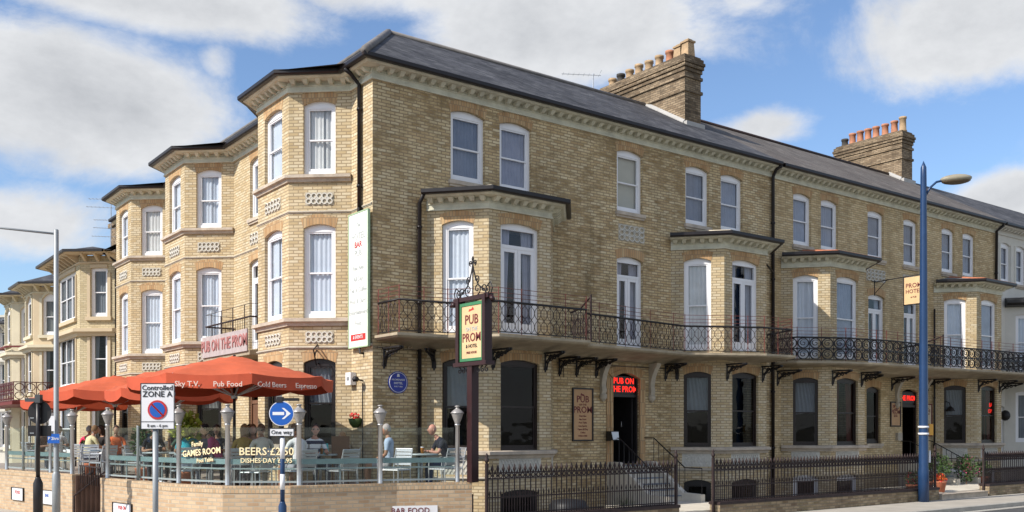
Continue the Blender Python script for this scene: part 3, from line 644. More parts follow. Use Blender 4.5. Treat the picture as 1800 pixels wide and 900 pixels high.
# chimney stacks
def stack(bld, x0, x1, y0, y1, z0, z1, pots, m=CHIMB, flash=None):
    C = MB(); C.box(x0, x1, y0, y1, z0, z1)
    H_ = z1-z0
    for zz, d in ((z1-1.25, .05), (z1-.78, .05), (z1-.55, .04), (z1-.42, .08), (z1-.30, .11), (z1-.18, .07)): C.box(x0-d, x1+d, y0-d, y1+d, zz, zz+.10)
    o = C.build('chimney_stack', m, bld)
    fl = MB(); n = 10
    for i in range(n):
        ya = y0+(4.2-y0)*i/n; yb = y0+(4.2-y0)*(i+1)/n; za = 10.6+(ya+.46)*.59; zb = 10.6+(yb+.46)*.59
        fl.hexa([(x0-.10, ya, za-.02), (x0-.002, ya, za-.02), (x0-.002, yb, zb-.02), (x0-.10, yb, zb-.02), (x0-.10, ya, za+.03), (x0-.002, ya, za+.13), (x0-.002, yb, zb+.13), (x0-.10, yb, zb+.03)])
    fl.box(x0-.05, x1+.05, y0-.14, y0-.002, 10.6+(y0-.14+.46)*.59-.02, 10.6+(y0+.46)*.59+.06)
    fl.build('lead_flashing', mat('pale_mortar', (.42, .41, .39), .9, var=.1), o)
    for (yy, kind, h) in pots:
        P = MB(); xc = (x0+x1)/2
        if kind == 'sq':
            w = .14; h = h*.78; P.hexa([(xc-w-.03, yy-w-.03, z1), (xc+w+.03, yy-w-.03, z1), (xc+w+.03, yy+w+.03, z1), (xc-w-.03, yy+w+.03, z1), (xc-w, yy-w, z1+h), (xc+w, yy-w, z1+h), (xc+w, yy+w, z1+h), (xc-w, yy+w, z1+h)]); P.box(xc-w-.04, xc+w+.04, yy-w-.04, yy+w+.04, z1+h, z1+h+.06); P.box(xc-.1, xc+.1, yy-.1, yy+.1, z1+h+.06, z1+h+.12)
        else:
            h = h*.8; P.lathe([(.17, 0), (.18, .08), (.145, .12), (.135, h-.1), (.165, h-.08), (.165, h), (.12, h)], (xc, yy, z1), 12)
        P.build('chimney_pot', {'sq': POTM, 'r': POTR, 'd': POTD, 'b': POTM}[kind], o)
    return o
stack(pub, 13.0, 13.78, 2.4, 6.6, 10.6, 14.62, [(2.62, 'sq', .62), (2.98, 'sq', .55), (3.45, 'r', .60), (3.95, 'b', .58), (4.45, 'b', .55), (4.95, 'b', .58), (5.42, 'b', .52), (5.88, 'd', .5), (6.32, 'b', .45)])
stack(hotel, 27.95, 28.78, 3.6, 6.9, 10.8, 15.18, [(3.8, 'b', .85), (4.2, 'r', .75), (4.65, 'r', .72), (5.1, 'r', .72), (5.5, 'r', .72), (5.9, 'r', .72), (6.3, 'r', .7), (6.7, 'd', .5)])

# ------------------------------------------------------------------ white rendered house
wh = empty('rendered_house', label='pale rendered house with white framed windows at the far right end of the terrace', cat='house')
fW = Fr((HX1, 0), (40, 0)); X = lambda v: v-HX1
ops = []
for (a, b) in [(29.3, 30.15), (30.6, 31.45), (34.2, 35.1), (36.5, 37.4)]:
    o = Op(X(a), X(b), 8.25, 9.9, .1); ops.append(o); window(wh, fW, o, 'sash', WHITEP, 'net', sill=True, arch=False, cm=CURTD)
o = Op(X(29.12), X(29.66), .6, 3.1, .05); ops.append(o); D = MB(); fW.box(D, X(29.12), X(29.66), -.14, -.09, .6, 3.05); D.build('front_door', WHITEP, wh)
ops += [Op(X(31.6)-1.4, X(31.6)+1.4, z0, z1, 0.) for z0, z1 in ((1.0, 3.9), (4.36, 7.1))]
HW = MB(); wall(HW, fW, 0, fW.len, -1, 10.5, ops)
for o in ops[:4]: fW.box(HW, o.a-.12, o.a-.002, 0, .03, 8.2, 9.85); fW.box(HW, o.b+.002, o.b+.12, 0, .03, 8.2, 9.85)
HW.build('front_wall', RENDW, wh)
c = 31.6; bp = [(c-1.9, 0), (c-.95, -1.15), (c+.95, -1.15), (c+1.9, 0)]; B = MB()
for k, (a, b) in enumerate(zip(bp, bp[1:])):
    f = Fr(a, b); o1 = Op(.4, f.len-.4, 4.6, 6.9, .05); o2 = Op(.4, f.len-.4, 1.6, 3.7, .05); wall(B, f, 0, f.len, -1, 7.3, [o1, o2])
    window(wh, f, o1, 'sash', WHITEP, 'net', arch=False); window(wh, f, o2, 'sash', WHITEP, 'net', DGLASS, arch=False)
B.build('bay_wall', RENDW, wh); C = MB(); sweep(C, bp, [(0, 7.2), (.3, 7.25), (.4, 7.35), (.4, 7.45), (0, 7.6)]); C.build('bay_roof', BLACKP, wh)
cornice(wh, [(HX1+.06, 0), (40, 0)], 10.5, True, 1, .285, RENDW)
rf = MB(); rf.face([(HX1+.1, E0, ZE-.03), (40, E0, ZE-.03), (40, 4.2, 13.31), (HX1+.1, 4.2, 13.31)]); rf.face([(HX1+.1, 4.2, 13.31), (40, 4.2, 13.31), (40, 9, 10.5), (HX1+.1, 9, 10.5)]); r_ = rf.build('roof', SLATE, wh)
bw = MB(); bw.box(HX1, 40, 8.8, 9, 0, 10.4); bw.box(39.8, 40, 0.01, 8.8, -1, 10.4); bw.face([(40, -.4, 10.5), (40, 9, 10.5), (40, 4.2, 13.2)]); bw.build('rear_wall', RENDW, wh)
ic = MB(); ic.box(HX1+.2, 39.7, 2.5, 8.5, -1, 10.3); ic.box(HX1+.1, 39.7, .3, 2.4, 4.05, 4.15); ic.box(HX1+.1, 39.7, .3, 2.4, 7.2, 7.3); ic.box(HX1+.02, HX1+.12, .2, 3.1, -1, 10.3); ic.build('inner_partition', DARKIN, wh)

# ------------------------------------------------------------------ balconies
def balcony(bld, path, name_label, style, zt=4.28, div=()):
    S = MB(); sweep(S, path, [(.10, zt), (.10, zt-.06), (.05, zt-.10), (.0, zt-.11), (-.45, zt-.14), (-.75, zt-.20), (-.85, zt-.24), (-.85, zt)])
    # slab top back to the wall
    ins = miter(path, -.80); poly = [(p.x, min(p.y, -.003)) for p in ins]
    for a, b in zip(poly, poly[1:]):
        if a[1] < -.01 or b[1] < -.01: S.face([(a[0], a[1], zt-.003), (b[0], b[1], zt-.003), (b[0], -.003, zt-.003), (a[0], -.003, zt-.003)]); S.face([(a[0], a[1], zt-.22), (b[0], b[1], zt-.22), (b[0], -.003, zt-.28), (a[0], -.003, zt-.28)])
    b_ = S.build('balcony_slab', SLABM, bld); tag(b_, name_label)
    rz = zt+.75; Rr = MB(); P3 = [(p[0], p[1], rz) for p in path]; Rr.tube(P3, .028, 6); Rr.tube([(p[0], p[1], zt+.06) for p in path], .015, 4); Rr.build('hand_rail', IRON, b_)
    U = MB()
    for dz in (.10, .20, .31): U.tube([(p[0], p[1], rz+dz) for p in path], .008, 4)
    for p, d, n in along(path, 0, 1.15): U.tube([(p.x, p.y, zt), (p.x, p.y, rz+.33)], .012, 4)
    for p in path: U.tube([(p[0], p[1], zt), (p[0], p[1], rz+.33)], .014, 4)
    U.build('upper_rails', REDRAIL, b_)
    I = MB()
    if style == 'lattice':
        for (a, b) in zip(path, path[1:]):
            a = Vector(a); b = Vector(b); Ln = (b-a).length; n = max(1, int(round(Ln/.19))); d = (b-a)/n
            for i in range(n):
                p0 = a+d*i; p1 = a+d*(i+1); mm = (p0+p1)/2
                q = lambda s_, z: ((p0+(p1-p0)*s_).x, (p0+(p1-p0)*s_).y, zt+z)
                r = .008
                for (z0, z1) in ((.06, .38), (.38, .70)):
                    I.tube([q(.0, z0), q(.42, z0+(z1-z0)*.28), q(.5, (z0+z1)/2), q(.42, z0+(z1-z0)*.72), q(.0, z1)], r, 3, cap=False)
                    I.tube([q(1., z0), q(.58, z0+(z1-z0)*.28), q(.5, (z0+z1)/2), q(.58, z0+(z1-z0)*.72), q(1., z1)], r, 3, cap=False)
                I.tube([q(0, .06), q(0, .74)], .006, 3, cap=False); I.tube([q(.0, .70), q(.5, .76), q(1, .70)], r, 3, cap=False)
    else:
        for (a, b) in zip(path, path[1:]):
            a = Vector(a); b = Vector(b); Ln = (b-a).length; n = max(1, int(round(Ln/.40))); d = (b-a)/n
            for i in range(n):
                p0 = a+d*i; wd = d.length
                q = lambda s_, z: ((p0+d*s_).x, (p0+d*s_).y, zt+z)
                for zc in (.22, .57):
                    I.tube([q(.5+.44*math.cos(t*math.pi/7), zc+.155*math.sin(t*math.pi/7)) for t in range(14)], .021, 4, closed=True)
                    I.tube([q(.5+(.34-.03*t)*math.cos(t*.8+1), zc+(.115-.0105*t)*math.sin(t*.8+1)) for t in range(10)], .015, 4)
                I.tube([q(0, .06), q(0, .74)], .012, 4); I.tube([q(.0, .395), q(1., .395)], .022, 4)
                I.ball((q(0, .395)), .035, .035, .05, 6, 4); I.ball(q(0, .22), .025, .025, .06, 5, 3); I.ball(q(0, .57), .025, .025, .06, 5, 3)
    I.build('iron_balustrade', IRON if style != 'lattice' else IRONR, b_)
    for (dx, y0, y1, z1) in div:
        D = MB(); D.tube([(dx, y0, zt), (dx, y0, zt+1.15)], .03, 5); D.tube([(dx, y0, zt+1.1), (dx, (y0+y1)/2, zt+.85), (dx, y1, zt+.78)], .025, 5)
        n = 8
        for i in range(n): yy = y0+(y1-y0)*i/n; D.tube([(dx, yy, zt), (dx, yy, zt+.8)], .012, 4); D.tube([(dx, yy+.06+.05*math.cos(a*math.pi/4), zt+.4+.2*math.sin(a*math.pi/4)) for a in range(8)], .012, 4, closed=True)
        D.build('divider_rail', IRONR, b_)
    return b_
H1 = [(.12, -.05), (.12, -1.0), (1.35, -1.1), (2.1, -2.05), (4.75, -2.05), (5.2, -1.5), (9.4, -.95), (10.6, -1.6), (11.5, -2.05), (12.65, -2.12), (13.35, -.6)]
H2 = [(14.62, -.05), (14.62, -.85), (16.1, -1.6), (17.9, -1.9), (21.9, -1.9), (24.6, -2.0), (27.6, -2.1), (28.75, -1.8)]
b1 = balcony(pub, H1, 'stone balcony with low lattice railing along the pub front', 'lattice', div=((4.98, -1.95, -1.2, 0),))
b2 = balcony(hotel, H2, 'stone balcony with bold scrolled ironwork along the hotel front', 'scroll', div=((21.4, -1.9, -.1, 0),))
b3 = balcony(wh, [(29.0, -.05), (29.0, -1.9), (35, -2.0), (39, -2.0)], 'balcony with scrolled ironwork on the pale house', 'scroll')
def bracket(parent, f, t, Ln=.75, zt=4.0, drop=.42, lace=True):
    K = MB(); s_ = lambda a, o, z: f.p(t+a, o, z)
    for a in (-.035, .035):
        K.tube([s_(a, .0, zt), s_(a, Ln, zt)], .028, 4); K.tube([s_(a, .01, zt-drop), s_(a, .05, zt-drop*.6), s_(a, Ln*.3, zt-drop*.25), s_(a, Ln*.75, zt-.07), s_(a, Ln, zt-.02)], .024, 4)
    K.tube([s_(0, .0, zt+.02), s_(0, .0, zt-drop-.05)], .03, 4)
    if lace:
        for k in range(4): cx = .08+k*Ln*.2; rr = drop*(.22-.045*k); K.tube([s_(0, cx+rr*math.cos(a*math.pi/4), zt-.05-rr+rr*math.sin(a*math.pi/4)) for a in range(8)], .02, 4, closed=True)
    K.build('iron_bracket', IRON, parent)
fR0 = Fr((0, 0), (40, 0)); fBf = lambda c: Fr((c-.95, -1.15), (c+.95, -1.15))
for t in (.30, 5.6, 6.9, 9.6): bracket(b1, fR0, t, .8)
bracket(b1, fR0, 6.2, .8)
for c in (3.42, 11.78):
    for t in (.12, 1.72): bracket(b1, fBf(c), t, .7)
    bracket(b1, Fr((c-1.95, 0), (c-.95, -1.15)), .18, .6); 
for t in (14.75, 19.3, 21.3, 23.7): bracket(b2, fR0, t, .9)
for c in (16.88, 26.1):
    for t in (.12, 1.72): bracket(b2, fBf(c), t, .7)
bracket(b3, fR0, 29.3, .9)
# cable strung under the balconies
for pts_ in ([(.0, -.03, 4.02), (1.3, -.03, 4.0)], [(5.5, -.03, 3.88), (9.7, -.03, 3.88)], [(5.7, -.04, 3.86), (5.72, -.04, 3.5)]): cb = MB(); cb.tube(pts_, .012, 4); cb.build('wall_cable', BLACKP, pub)

# left-hand balcony with neon name board
fL = Fr((0, 21.2), (0, 0)); TL = lambda y: 21.2-y
S = MB(); S.box(-.95, -.003, 5.05, 8.62, 4.12, 4.24); lb = S.build('side_balcony_slab', SLABM, pub)
pth = [(0, 8.55), (-.9, 8.55), (-.9, 5.1), (0, 5.1)]
Rr = MB(); Rr.tube([(p[0], p[1], 5.15) for p in pth], .025, 5); Rr.tube([(p[0], p[1], 5.5) for p in pth], .009, 4)
for p, d, n in along(pth, 0, .13): Rr.tube([(p.x, p.y, 4.24), (p.x, p.y, 5.15)], .008, 3)
for p, d, n in along(pth, 0, .85): Rr.tube([(p.x, p.y, 4.24), (p.x, p.y, 5.5)], .014, 4)
Rr.build('side_railing', IRONR, lb)
# ------------------------------------------------------------------ yellow houses down the side street
def side_house(label, y0, y1, c, BFh, body, ze, style, P_=1.25, trim=None, roofm=SLATE, arched=False, brickcheek=None):
    h = empty('bay_fronted_house', (0, 0, 0), label=label, cat='house', group='bay fronted houses down the side street')
    BWh = BFh+1.05; bp = [(0, c+BWh), (-P_, c+BFh), (-P_, c-BFh), (0, c-BWh)]; full = [(0, y1)]+bp+[(0, y0)]
    Wm = MB()
    for a, b in zip(full, full[1:]):
        f = Fr(a, b)
        if f.len < .05: continue
        ops = []; fr_ = a[0] < -.1 and b[0] < -.1; isb = a[0] < -.1 or b[0] < -.1
        if isb:
            if fr_: t0, t1 = (f.len/2-BFh*.72, f.len/2+BFh*.72)
            else: t0, t1 = f.len/2-.36, f.len/2+.36
            rise = .25 if arched else .02
            for (z0, z1, st) in ((6.75, 8.75, 'triple' if fr_ and style == 'triple' else 'sash'), (3.95, 6.1, 'triple' if fr_ and style == 'triple' else 'sash'), (1.1, 3.2, 'sash')):
                o = Op(t0, t1, z0, z1, rise if z0 > 6 else .02); ops.append(o); window(h, f, o, st, WHITEP, 'side' if z0 < 6.5 else 'net', DGLASS, arch=False)
                M2 = MB(); f.box(M2, t0-.13, t0-.003, 0, .05, z0, z1-.2); f.box(M2, t1+.003, t1+.13, 0, .05, z0, z1-.2); f.box(M2, t0-.18, t1+.18, 0, .12, z0-.16, z0-.01); A = o.arc()
                for (p, zp), (q, zq) in zip(A, A[1:]): M2.hexa([f.p(p, .05, zp), f.p(q, .05, zq), f.p(q, 0, zq), f.p(p, 0, zp), f.p(p, .05, zp+.14), f.p(q, .05, zq+.14), f.p(q, 0, zq+.14), f.p(p, 0, zp+.14)])
                M2.build('window_surround', trim or RENDC, h)
        wall(Wm, f, 0, f.len, 0, ze-.1, ops)
    Wm.box(0, 6, y1-.02, y1, 0, ze-.1); Wm.box(0, 6, y0, y0+.02, 0, ze-.1); Wm.box(6, 6.1, y0, y1, 0, ze-.1)
    Wm.build('wall', body, h)
    moulding(h, full[:-1]+[(0, y0+.05)], 6.25, .30, .30, trim or RENDC); moulding(h, bp, 3.7, .25, .22, trim or RENDC)
    C = MB(); sweep(C, full, [(0, ze-.45), (.06, ze-.42), (.06, ze-.36), (0, ze-.34)]); sweep(C, full, [(0, ze-.08), (.62, ze-.06), (.66, ze), (0, ze)])
    for p, d, n in along(full, .0, .55):
        q = lambda a, o, z: (p.x+d.x*a+n.x*o, p.y+d.y*a+n.y*o, z)
        C.hexa([q(-.05, 0, ze-.36), q(.05, 0, ze-.36), q(.05, .12, ze-.34), q(-.05, .12, ze-.34), q(-.05, 0, ze-.07), q(.05, 0, ze-.07), q(.05, .52, ze-.07), q(-.05, .52, ze-.07)])
    C.build('eaves', trim or RENDC, h)
    rf = MB(); g = [(v.x, v.y, ze+.01) for v in miter(bp, .68)]; ap = (-.2, c, ze+.75)
    for a, b in zip(g, g[1:]): rf.face([a, b, ap])
    rf.face([(-.68, y0, ze+.005), (-.68, y1, ze+.005), (3, y1, ze+2.2), (3, y0, ze+2.2)]); rf.face([(3, y0, ze+2.2), (3, y1, ze+2.2), (6.5, y1, ze-.1), (6.5, y0, ze-.1)])
    o = rf.build('roof', roofm, h); G = MB(); sweep(G, full, [(.665, ze-.05), (.74, ze-.05), (.74, ze+.05), (.665, ze+.05)]); G.build('gutter', GUTTER, o)
    ic = MB(); ic.box(1.5, 5.8, y0+.1, y1-.1, .1, ze-.3); ic.build('inner_partition', DARKIN, h)
    return h
hA = side_house('cream brick house with triple sash bay, next after the brick pub', 21.25, 29.3, 24.8, 2.3, CREAMB, 9.35, 'triple', trim=RENDY)
hB = side_house('yellow rendered house with arched upper windows, middle of the three side street houses', 29.3, 34.9, 32.9, 1.0, RENDY, 9.2, 'sash', trim=RENDC, arched=True)
hC = side_house('pale yellow house with maroon window sills, furthest yellow house down the side street', 34.9, 41.0, 38.6, 1.05, RENDC, 9.3, 'sash', trim=RENDC, arched=True)
hD = side_house('white house at the far left edge of the photo', 41.0, 50.0, 45.5, 1.4, RENDW, 8.3, 'sash', trim=RENDW)
for z in (3.62, 6.55):
    m_ = MB(); sweep(m_, [(0, 40.7), (-1.25, 39.65), (-1.25, 37.55), (0, 36.5)], [(.20, z-.04), (.33, z-.04), (.33, z+.05), (.2, z+.05)]); m_.build('maroon_trim', DRED, hC)
# first floor balcony on the yellow houses
S = MB(); S.box(-2.5, -.003, 30.0, 41.0, 3.3, 3.45); sb = S.build('balcony_slab', DRED, hB)
I = MB(); pt = [(-2.42, 40.9), (-2.42, 30.1), (0, 30.1)]
for a, b in zip(pt, pt[1:]):
    a = Vector(a); b = Vector(b); n = max(1, int((b-a).length/.45)); d = (b-a)/n
    I.tube([(a.x, a.y, 4.35), (b.x, b.y, 4.35)], .03, 4); I.tube([(a.x, a.y, 3.5), (b.x, b.y, 3.5)], .03, 4)
    for i in range(n):
        p = a+d*i; I.tube([(p.x, p.y, 3.45), (p.x, p.y, 4.35)], .02, 4)
        for zc in (3.72, 4.12): I.tube([((p+d*(.5+.4*math.cos(t*math.pi/5))).x, (p+d*(.5+.4*math.cos(t*math.pi/5))).y, zc+.17*math.sin(t*math.pi/5)) for t in range(10)], .022, 4, closed=True)
I.build('iron_balustrade', mat('maroon_iron', (.09, .018, .02), .5), sb)
pipe(hA, [(-.6, 21.45, 9.3), (-.1, 21.4, 9.0), (-.1, 21.4, .2)], .06)
# chimney and aerials behind the left wing
ch = MB(); ch.box(1.9, 3.0, 28.4, 30.2, 10.2, 12.25); ch.box(1.8, 3.1, 28.3, 30.3, 12.05, 12.25)
o = ch.build('chimney_stack', CHIMB, hA)
for y in (28.7, 29.3, 29.9): P = MB(); P.lathe([(.17, 0), (.14, .5), (.17, .55)], (2.4, y, 12.25), 10); P.build('chimney_pot', POTD, o)
def aerial(label, x, y, z0, z1, heads, head_dir):
    t = empty('television_aerial', (x, y, z0), label=label, cat='aerial')
    P = MB(); P.tube([(0, 0, 0), (0, 0, z1-z0)], .022, 5); P.build('mast', ALU, t)
    for hz, Ln, ang in heads:
        A = MB(); d = Vector((math.cos(ang), math.sin(ang), .0)); p = Vector((-d.y, d.x, 0)); c = Vector((0, 0, hz-z0))
        A.tube([c-d*Ln*.2, c+d*Ln*.8], .014, 4)
        for i in range(8): q = c+d*Ln*(-.15+.13*i); A.tube([q-p*.16, q+p*.16], .007, 3)
        A.tube([c-d*Ln*.2-p*.12+Vector((0, 0, .15)), c-d*Ln*.2+p*.12+Vector((0, 0, .15))], .01, 3); A.build('antenna_array', ALU, t)
    return t
aerial('tall mast with five stacked aerials above the left wing roof', 1.6, 28.9, 10.9, 13.3, [(13.2, 1.3, R(150)), (12.8, 1.4, R(155)), (12.2, 1.0, R(150)), (11.8, 1.0, R(160)), (11.4, 1.1, R(155))], 0)
aerial('small yagi aerial beside the big chimney stack on the pub roof', 13.4, 7.4, 12.2, 15.5, [(15.45, 1.5, R(150))], 0)

# ------------------------------------------------------------------ terrace
TF = .85; WT = 1.05
wpR = [(-5.30, 2.65), (-4.87, -.75), (-4.31, -2.11), (-3.29, -2.85), (-1.18, -3.13), (.22, -3.72)]
wpL = [(-6.35, 9.6), (-5.42, 4.75)]
terr = MB(); P_ = miter([(-6.35, 9.6), (-5.4, 4.78), (-4.1, 4.78), (-4.1, 2.62), (-5.30, 2.62), (-4.87, -.75), (-4.31, -2.11), (-3.29, -2.85), (-1.18, -3.13), (.22, -3.72)], -.12)
terr.prism([(p.x, p.y) for p in P_]+[(.22, -.01), (-.01, -.01), (-.01, 21), (-6.3, 21)], .2, TF)
tag(terr.build('terrace_floor', mat('terrace_paving', (.30, .26, .22), .9, var=.15)), kind='structure')
def lowwall(path, label):
    root = empty('brick_wall', (path[0][0], path[0][1], 0), label=label, cat='wall', group='low terrace walls')
    sh = lambda ps: [(p[0]-path[0][0], p[1]-path[0][1]) for p in ps]; q = sh(path)
    B = MB(); sweep(B, q, [(0, -.1), (0, WT-.13), (-.22, WT-.13), (-.22, -.1)]); B.build('brickwork', WALLB, root)
    C = MB(); sweep(C, q, [(.008, WT-.128), (.008, WT), (-.23, WT), (-.23, WT-.128)]); C.build('coping', COPE, root)
    return root
wr = lowwall(wpR, 'curved buff brick terrace wall in the foreground, topped by lantern posts')
wl = lowwall(wpL, 'left length of buff brick terrace wall beyond the stair opening')
w3 = lowwall([(-6.55, 16), (-6.42, 10.4)], 'short brick terrace wall at the far left edge')
st = empty('terrace_steps', (-5.0, 3.7, 0), label='brown slatted stair opening between two lengths of terrace wall', cat='steps')
S = MB(); S.box(-.1, .45, -.95, .95, 0, .14); S.box(.45, .85, -.95, .95, 0, .40); S.box(.85, 1.2, -.95, .95, 0, .62); S.build('treads', PAVE, st)
S = MB(); S.box(-.35, 1.0, 1.03, 1.06, .0, 1.02)
for i in range(13): S.box(-.35+i*.105, -.35+i*.105+.045, 1.0, 1.03, .05, 1.02)
S.build('slatted_side', mat('brown_render', (.13, .075, .055), .8, var=.2), st)
S = MB(); S.tube([(-.4, .95, .55), (.6, .95, 1.35)], .02, 5); S.tube([(-.4, .95, 0), (-.4, .95, .55)], .02, 5); S.build('handrail', IRONR, st)
S = MB(); S.box(-.30, -.28, -1.0, .9, 1.25, 1.28); [S.box(-.30, -.28, -1.0+i*.2, -.985+i*.2, .85, 1.26) for i in range(10)]; S.build('gate', IRONR, st)
# lantern posts and glass balustrade
posts = [((.0, -3.52), 'rightmost'), ((-1.5, -3.05), ''), ((-3.05, -2.70), ''), ((-4.12, -1.85), ''), ((-4.62, -.55), ''), ((-5.20, 2.45), ''), ((-5.38, 4.95), ''), ((-5.62, 6.1), ''), ((-6.15, 8.8), '')]
plabels = ['steel lantern post on the wall beside the maroon pub sign post', 'steel lantern post in front of the man in the light blue shirt', 'steel lantern post just right of the blue one way sign', 'steel lantern post under the centre of the biggest umbrella',
    'steel lantern post between the zone sign and the games room lettering', 'steel lantern post left of the zone sign, at the right side of the stair opening', 'steel lantern post at the left side of the stair opening', 'steel lantern post behind the galvanised lamp column', 'last steel lantern post at the far left end of the terrace wall']
def lantern_post(loc, label):
    t = empty('lantern_post', (loc[0], loc[1], WT), label=label, cat='lamp post', group='steel lantern posts along the terrace wall')
    P = MB(); P.lathe([(.05, 0), (.05, .01), (.047, .02), (.045, 1.14), (.06, 1.15), (.06, 1.17)], n=14); P.build('post', STEEL, t)
    H = MB(); H.lathe([(.05, 1.17), (.055, 1.20), (.095, 1.30), (.118, 1.37), (.120, 1.385)], n=14); H.build('lamp_bowl', LAMPG, t)
    H = MB(); H.lathe([(.138, 1.385), (.135, 1.40), (.09, 1.445), (.05, 1.475), (.035, 1.49), (.035, 1.515), (.055, 1.52), (.055, 1.535), (.02, 1.545)], n=14); H.build('lamp_cap', LAMPG, t)
    return t
lp0 = None
for (p, _), lb_ in zip(posts, plabels):
    if lp0 is None: lp0 = lantern_post(p, lb_)
    else: c_ = copy_tree(lp0, loc=(p[0], p[1], WT)); tag(c_, lb_)
def balustrade(a, b, label, inter=False):
    a = Vector(a); b = Vector(b); d = (b-a).normalized(); Ln = (b-a).length; ang = math.atan2(d.y, d.x)
    t = empty('glass_balustrade', (a.x, a.y, WT), ang, label=label, cat='balustrade', group='glass balustrade panels along the terrace')
    G = MB(); G.box(.08, Ln-.08, -.006, .006, .09, 1.10); G.build('glass_panel', PANELG, t)
    for nm_, z0_, z1_, mt_ in (('bottom_rail', .05, .085, STEELW), ('middle_rail', .30, .33, STEELW), ('shelf_rail', .40, .50, TEALG)):
        F = MB(); F.box(.05, Ln-.05, .015, .045, z0_, z1_); F.build(nm_, mt_, t)
    n = max(1, int(Ln/.75))
    for i in range(1, n): x = Ln*i/n; F = MB(); F.box(x-.016, x+.016, .046, .07, -.05, .50); F.build('upright', STEELW, t)
    return t
bl = ['glass panel in front of the bald man in the dark polo shirt', 'glass panel in front of the man in the striped shirt', 'glass panel carrying the beers lettering', 'glass panel carrying the games room lettering', 'long glass panel behind the zone sign', None,
      'narrow glass panel at the left of the stair opening', 'glass panel behind the black sign post at the far left']
for i, l_ in enumerate(bl):
    if l_: balustrade(posts[i+1][0], posts[i][0], l_)
for (x, y, lb_) in [(-4.95, 1.05, 'slim steel mid post behind the zone sign'), (-5.80, 6.9, 'slim steel mid post left of the galvanised column'), (-5.95, 7.7, 'slim steel mid post with no lantern near the left end of the terrace')]:
    t = empty('balustrade_post', (x, y, WT), label=lb_, cat='post', group='slim steel mid posts of the balustrade'); P = MB(); P.lathe([(.032, 0), (.03, 1.12), (.034, 1.14)], n=10); P.build('post', STEELW, t)
def seg_frame(i, t):   # point & normal on balustrade segment
    a = Vector(posts[i+1][0]); b = Vector(posts[i][0]); d = (b-a).normalized(); n = Vector((d.y, -d.x)); p = a+(b-a)*t+n*.03; return p, d, n
def letter_sign(i, t, lines, label, slant=0):
    p, d, n = seg_frame(i, t); root = empty('window_lettering', (0, 0, 0), label=label, cat='sign')
    for (s, sz, dz, dx, m_) in lines:
        mt = facing((p.x+d.x*dx, p.y+d.y*dx, WT+dz), (n.x, n.y, 0)) @ Matrix.Rotation(R(slant), 4, 'Z')
        text(s, sz, root, 'lettering', m_, mt, .004)
        text(s, sz*1.0, root, 'lettering_shadow', DKRED, Matrix.Translation((n.x*-.008, n.y*-.008, -.012)) @ mt, .003)
    return root
letter_sign(3, .50, [('Family', .13, .78, -.12, YELT), ('GAMES ROOM', .17, .62, 0, YELT), ('Pool Table', .11, .47, .1, YELT)], 'cream games room lettering on the glass panel', 5)
letter_sign(2, .55, [('BEERS·£2.50', .205, .64, 0, YELT), ('DISHES·DAY £4.95', .125, .47, 0, YELT)], 'cream beers price lettering on the glass panel', 0)
# plates on the brick walls
def wallplate(pos, n, w_, h_, lines, label, base=SIGNW, fm=None, cat='sign', name='wall_sign', frame=0.):
    n = Vector(n).normalized(); root = empty(name, pos, math.atan2(n.x, -n.y), label=label, cat=cat)
    B = MB(); B.box(-w_/2, w_/2, -.02, 0, -h_/2, h_/2); B.build('panel', base, root)
    if frame:
        F = MB(); F.box(-w_/2-frame, -w_/2, -.045, 0, -h_/2-frame, h_/2+frame); F.box(w_/2, w_/2+frame, -.045, 0, -h_/2-frame, h_/2+frame); F.box(-w_/2, w_/2, -.043, 0, h_/2, h_/2+frame); F.box(-w_/2, w_/2, -.043, 0, -h_/2-frame, -h_/2); F.build('frame', fm, root)
    for (s, sz, dz, m_) in lines: text(s, sz, root, 'lettering', m_, facing((0, -.024, dz), (0, -1, 0)), .002)
    return root
def onwall(path, i, t, z, out=.003):
    a = Vector(path[i]); b = Vector(path[i+1]); d = (b-a).normalized(); n = Vector((d.y, -d.x)); p = a+(b-a)*t+n*out; return (p.x, p.y, z), (n.x, n.y, 0)
p, n = onwall(wpR, 4, .18, .42); wallplate(p, n, 1.08, .36, [('BAR FOOD', .155, .08, DKRED), ('SERVED ALL DAY', .09, -.09, DKRED)], 'white bar food sign on the right part of the terrace wall')
p, n = onwall(wpR, 0, .36, .36); wallplate(p, n, .95, .40, [('PUB ON', .11, .10, REDL), ('THE PROM', .10, -.04, BLKT)], 'small white plate on the wall right of the stair opening', frame=.007, fm=BLACKP)
p, n = onwall(wpL, 0, .35, .45); wallplate(p, n, .75, .32, [('FOOD', .12, .04, REDL)], 'small white plate at the far left of the terrace wall', frame=.007, fm=BLACKP)
p, n = onwall(wpL, 0, .72, .45); wallplate(p, n, .75, .34, [('BAR', .12, .04, BLUEP)], 'small white plate behind the galvanised lamp column', frame=.007, fm=BLACKP)

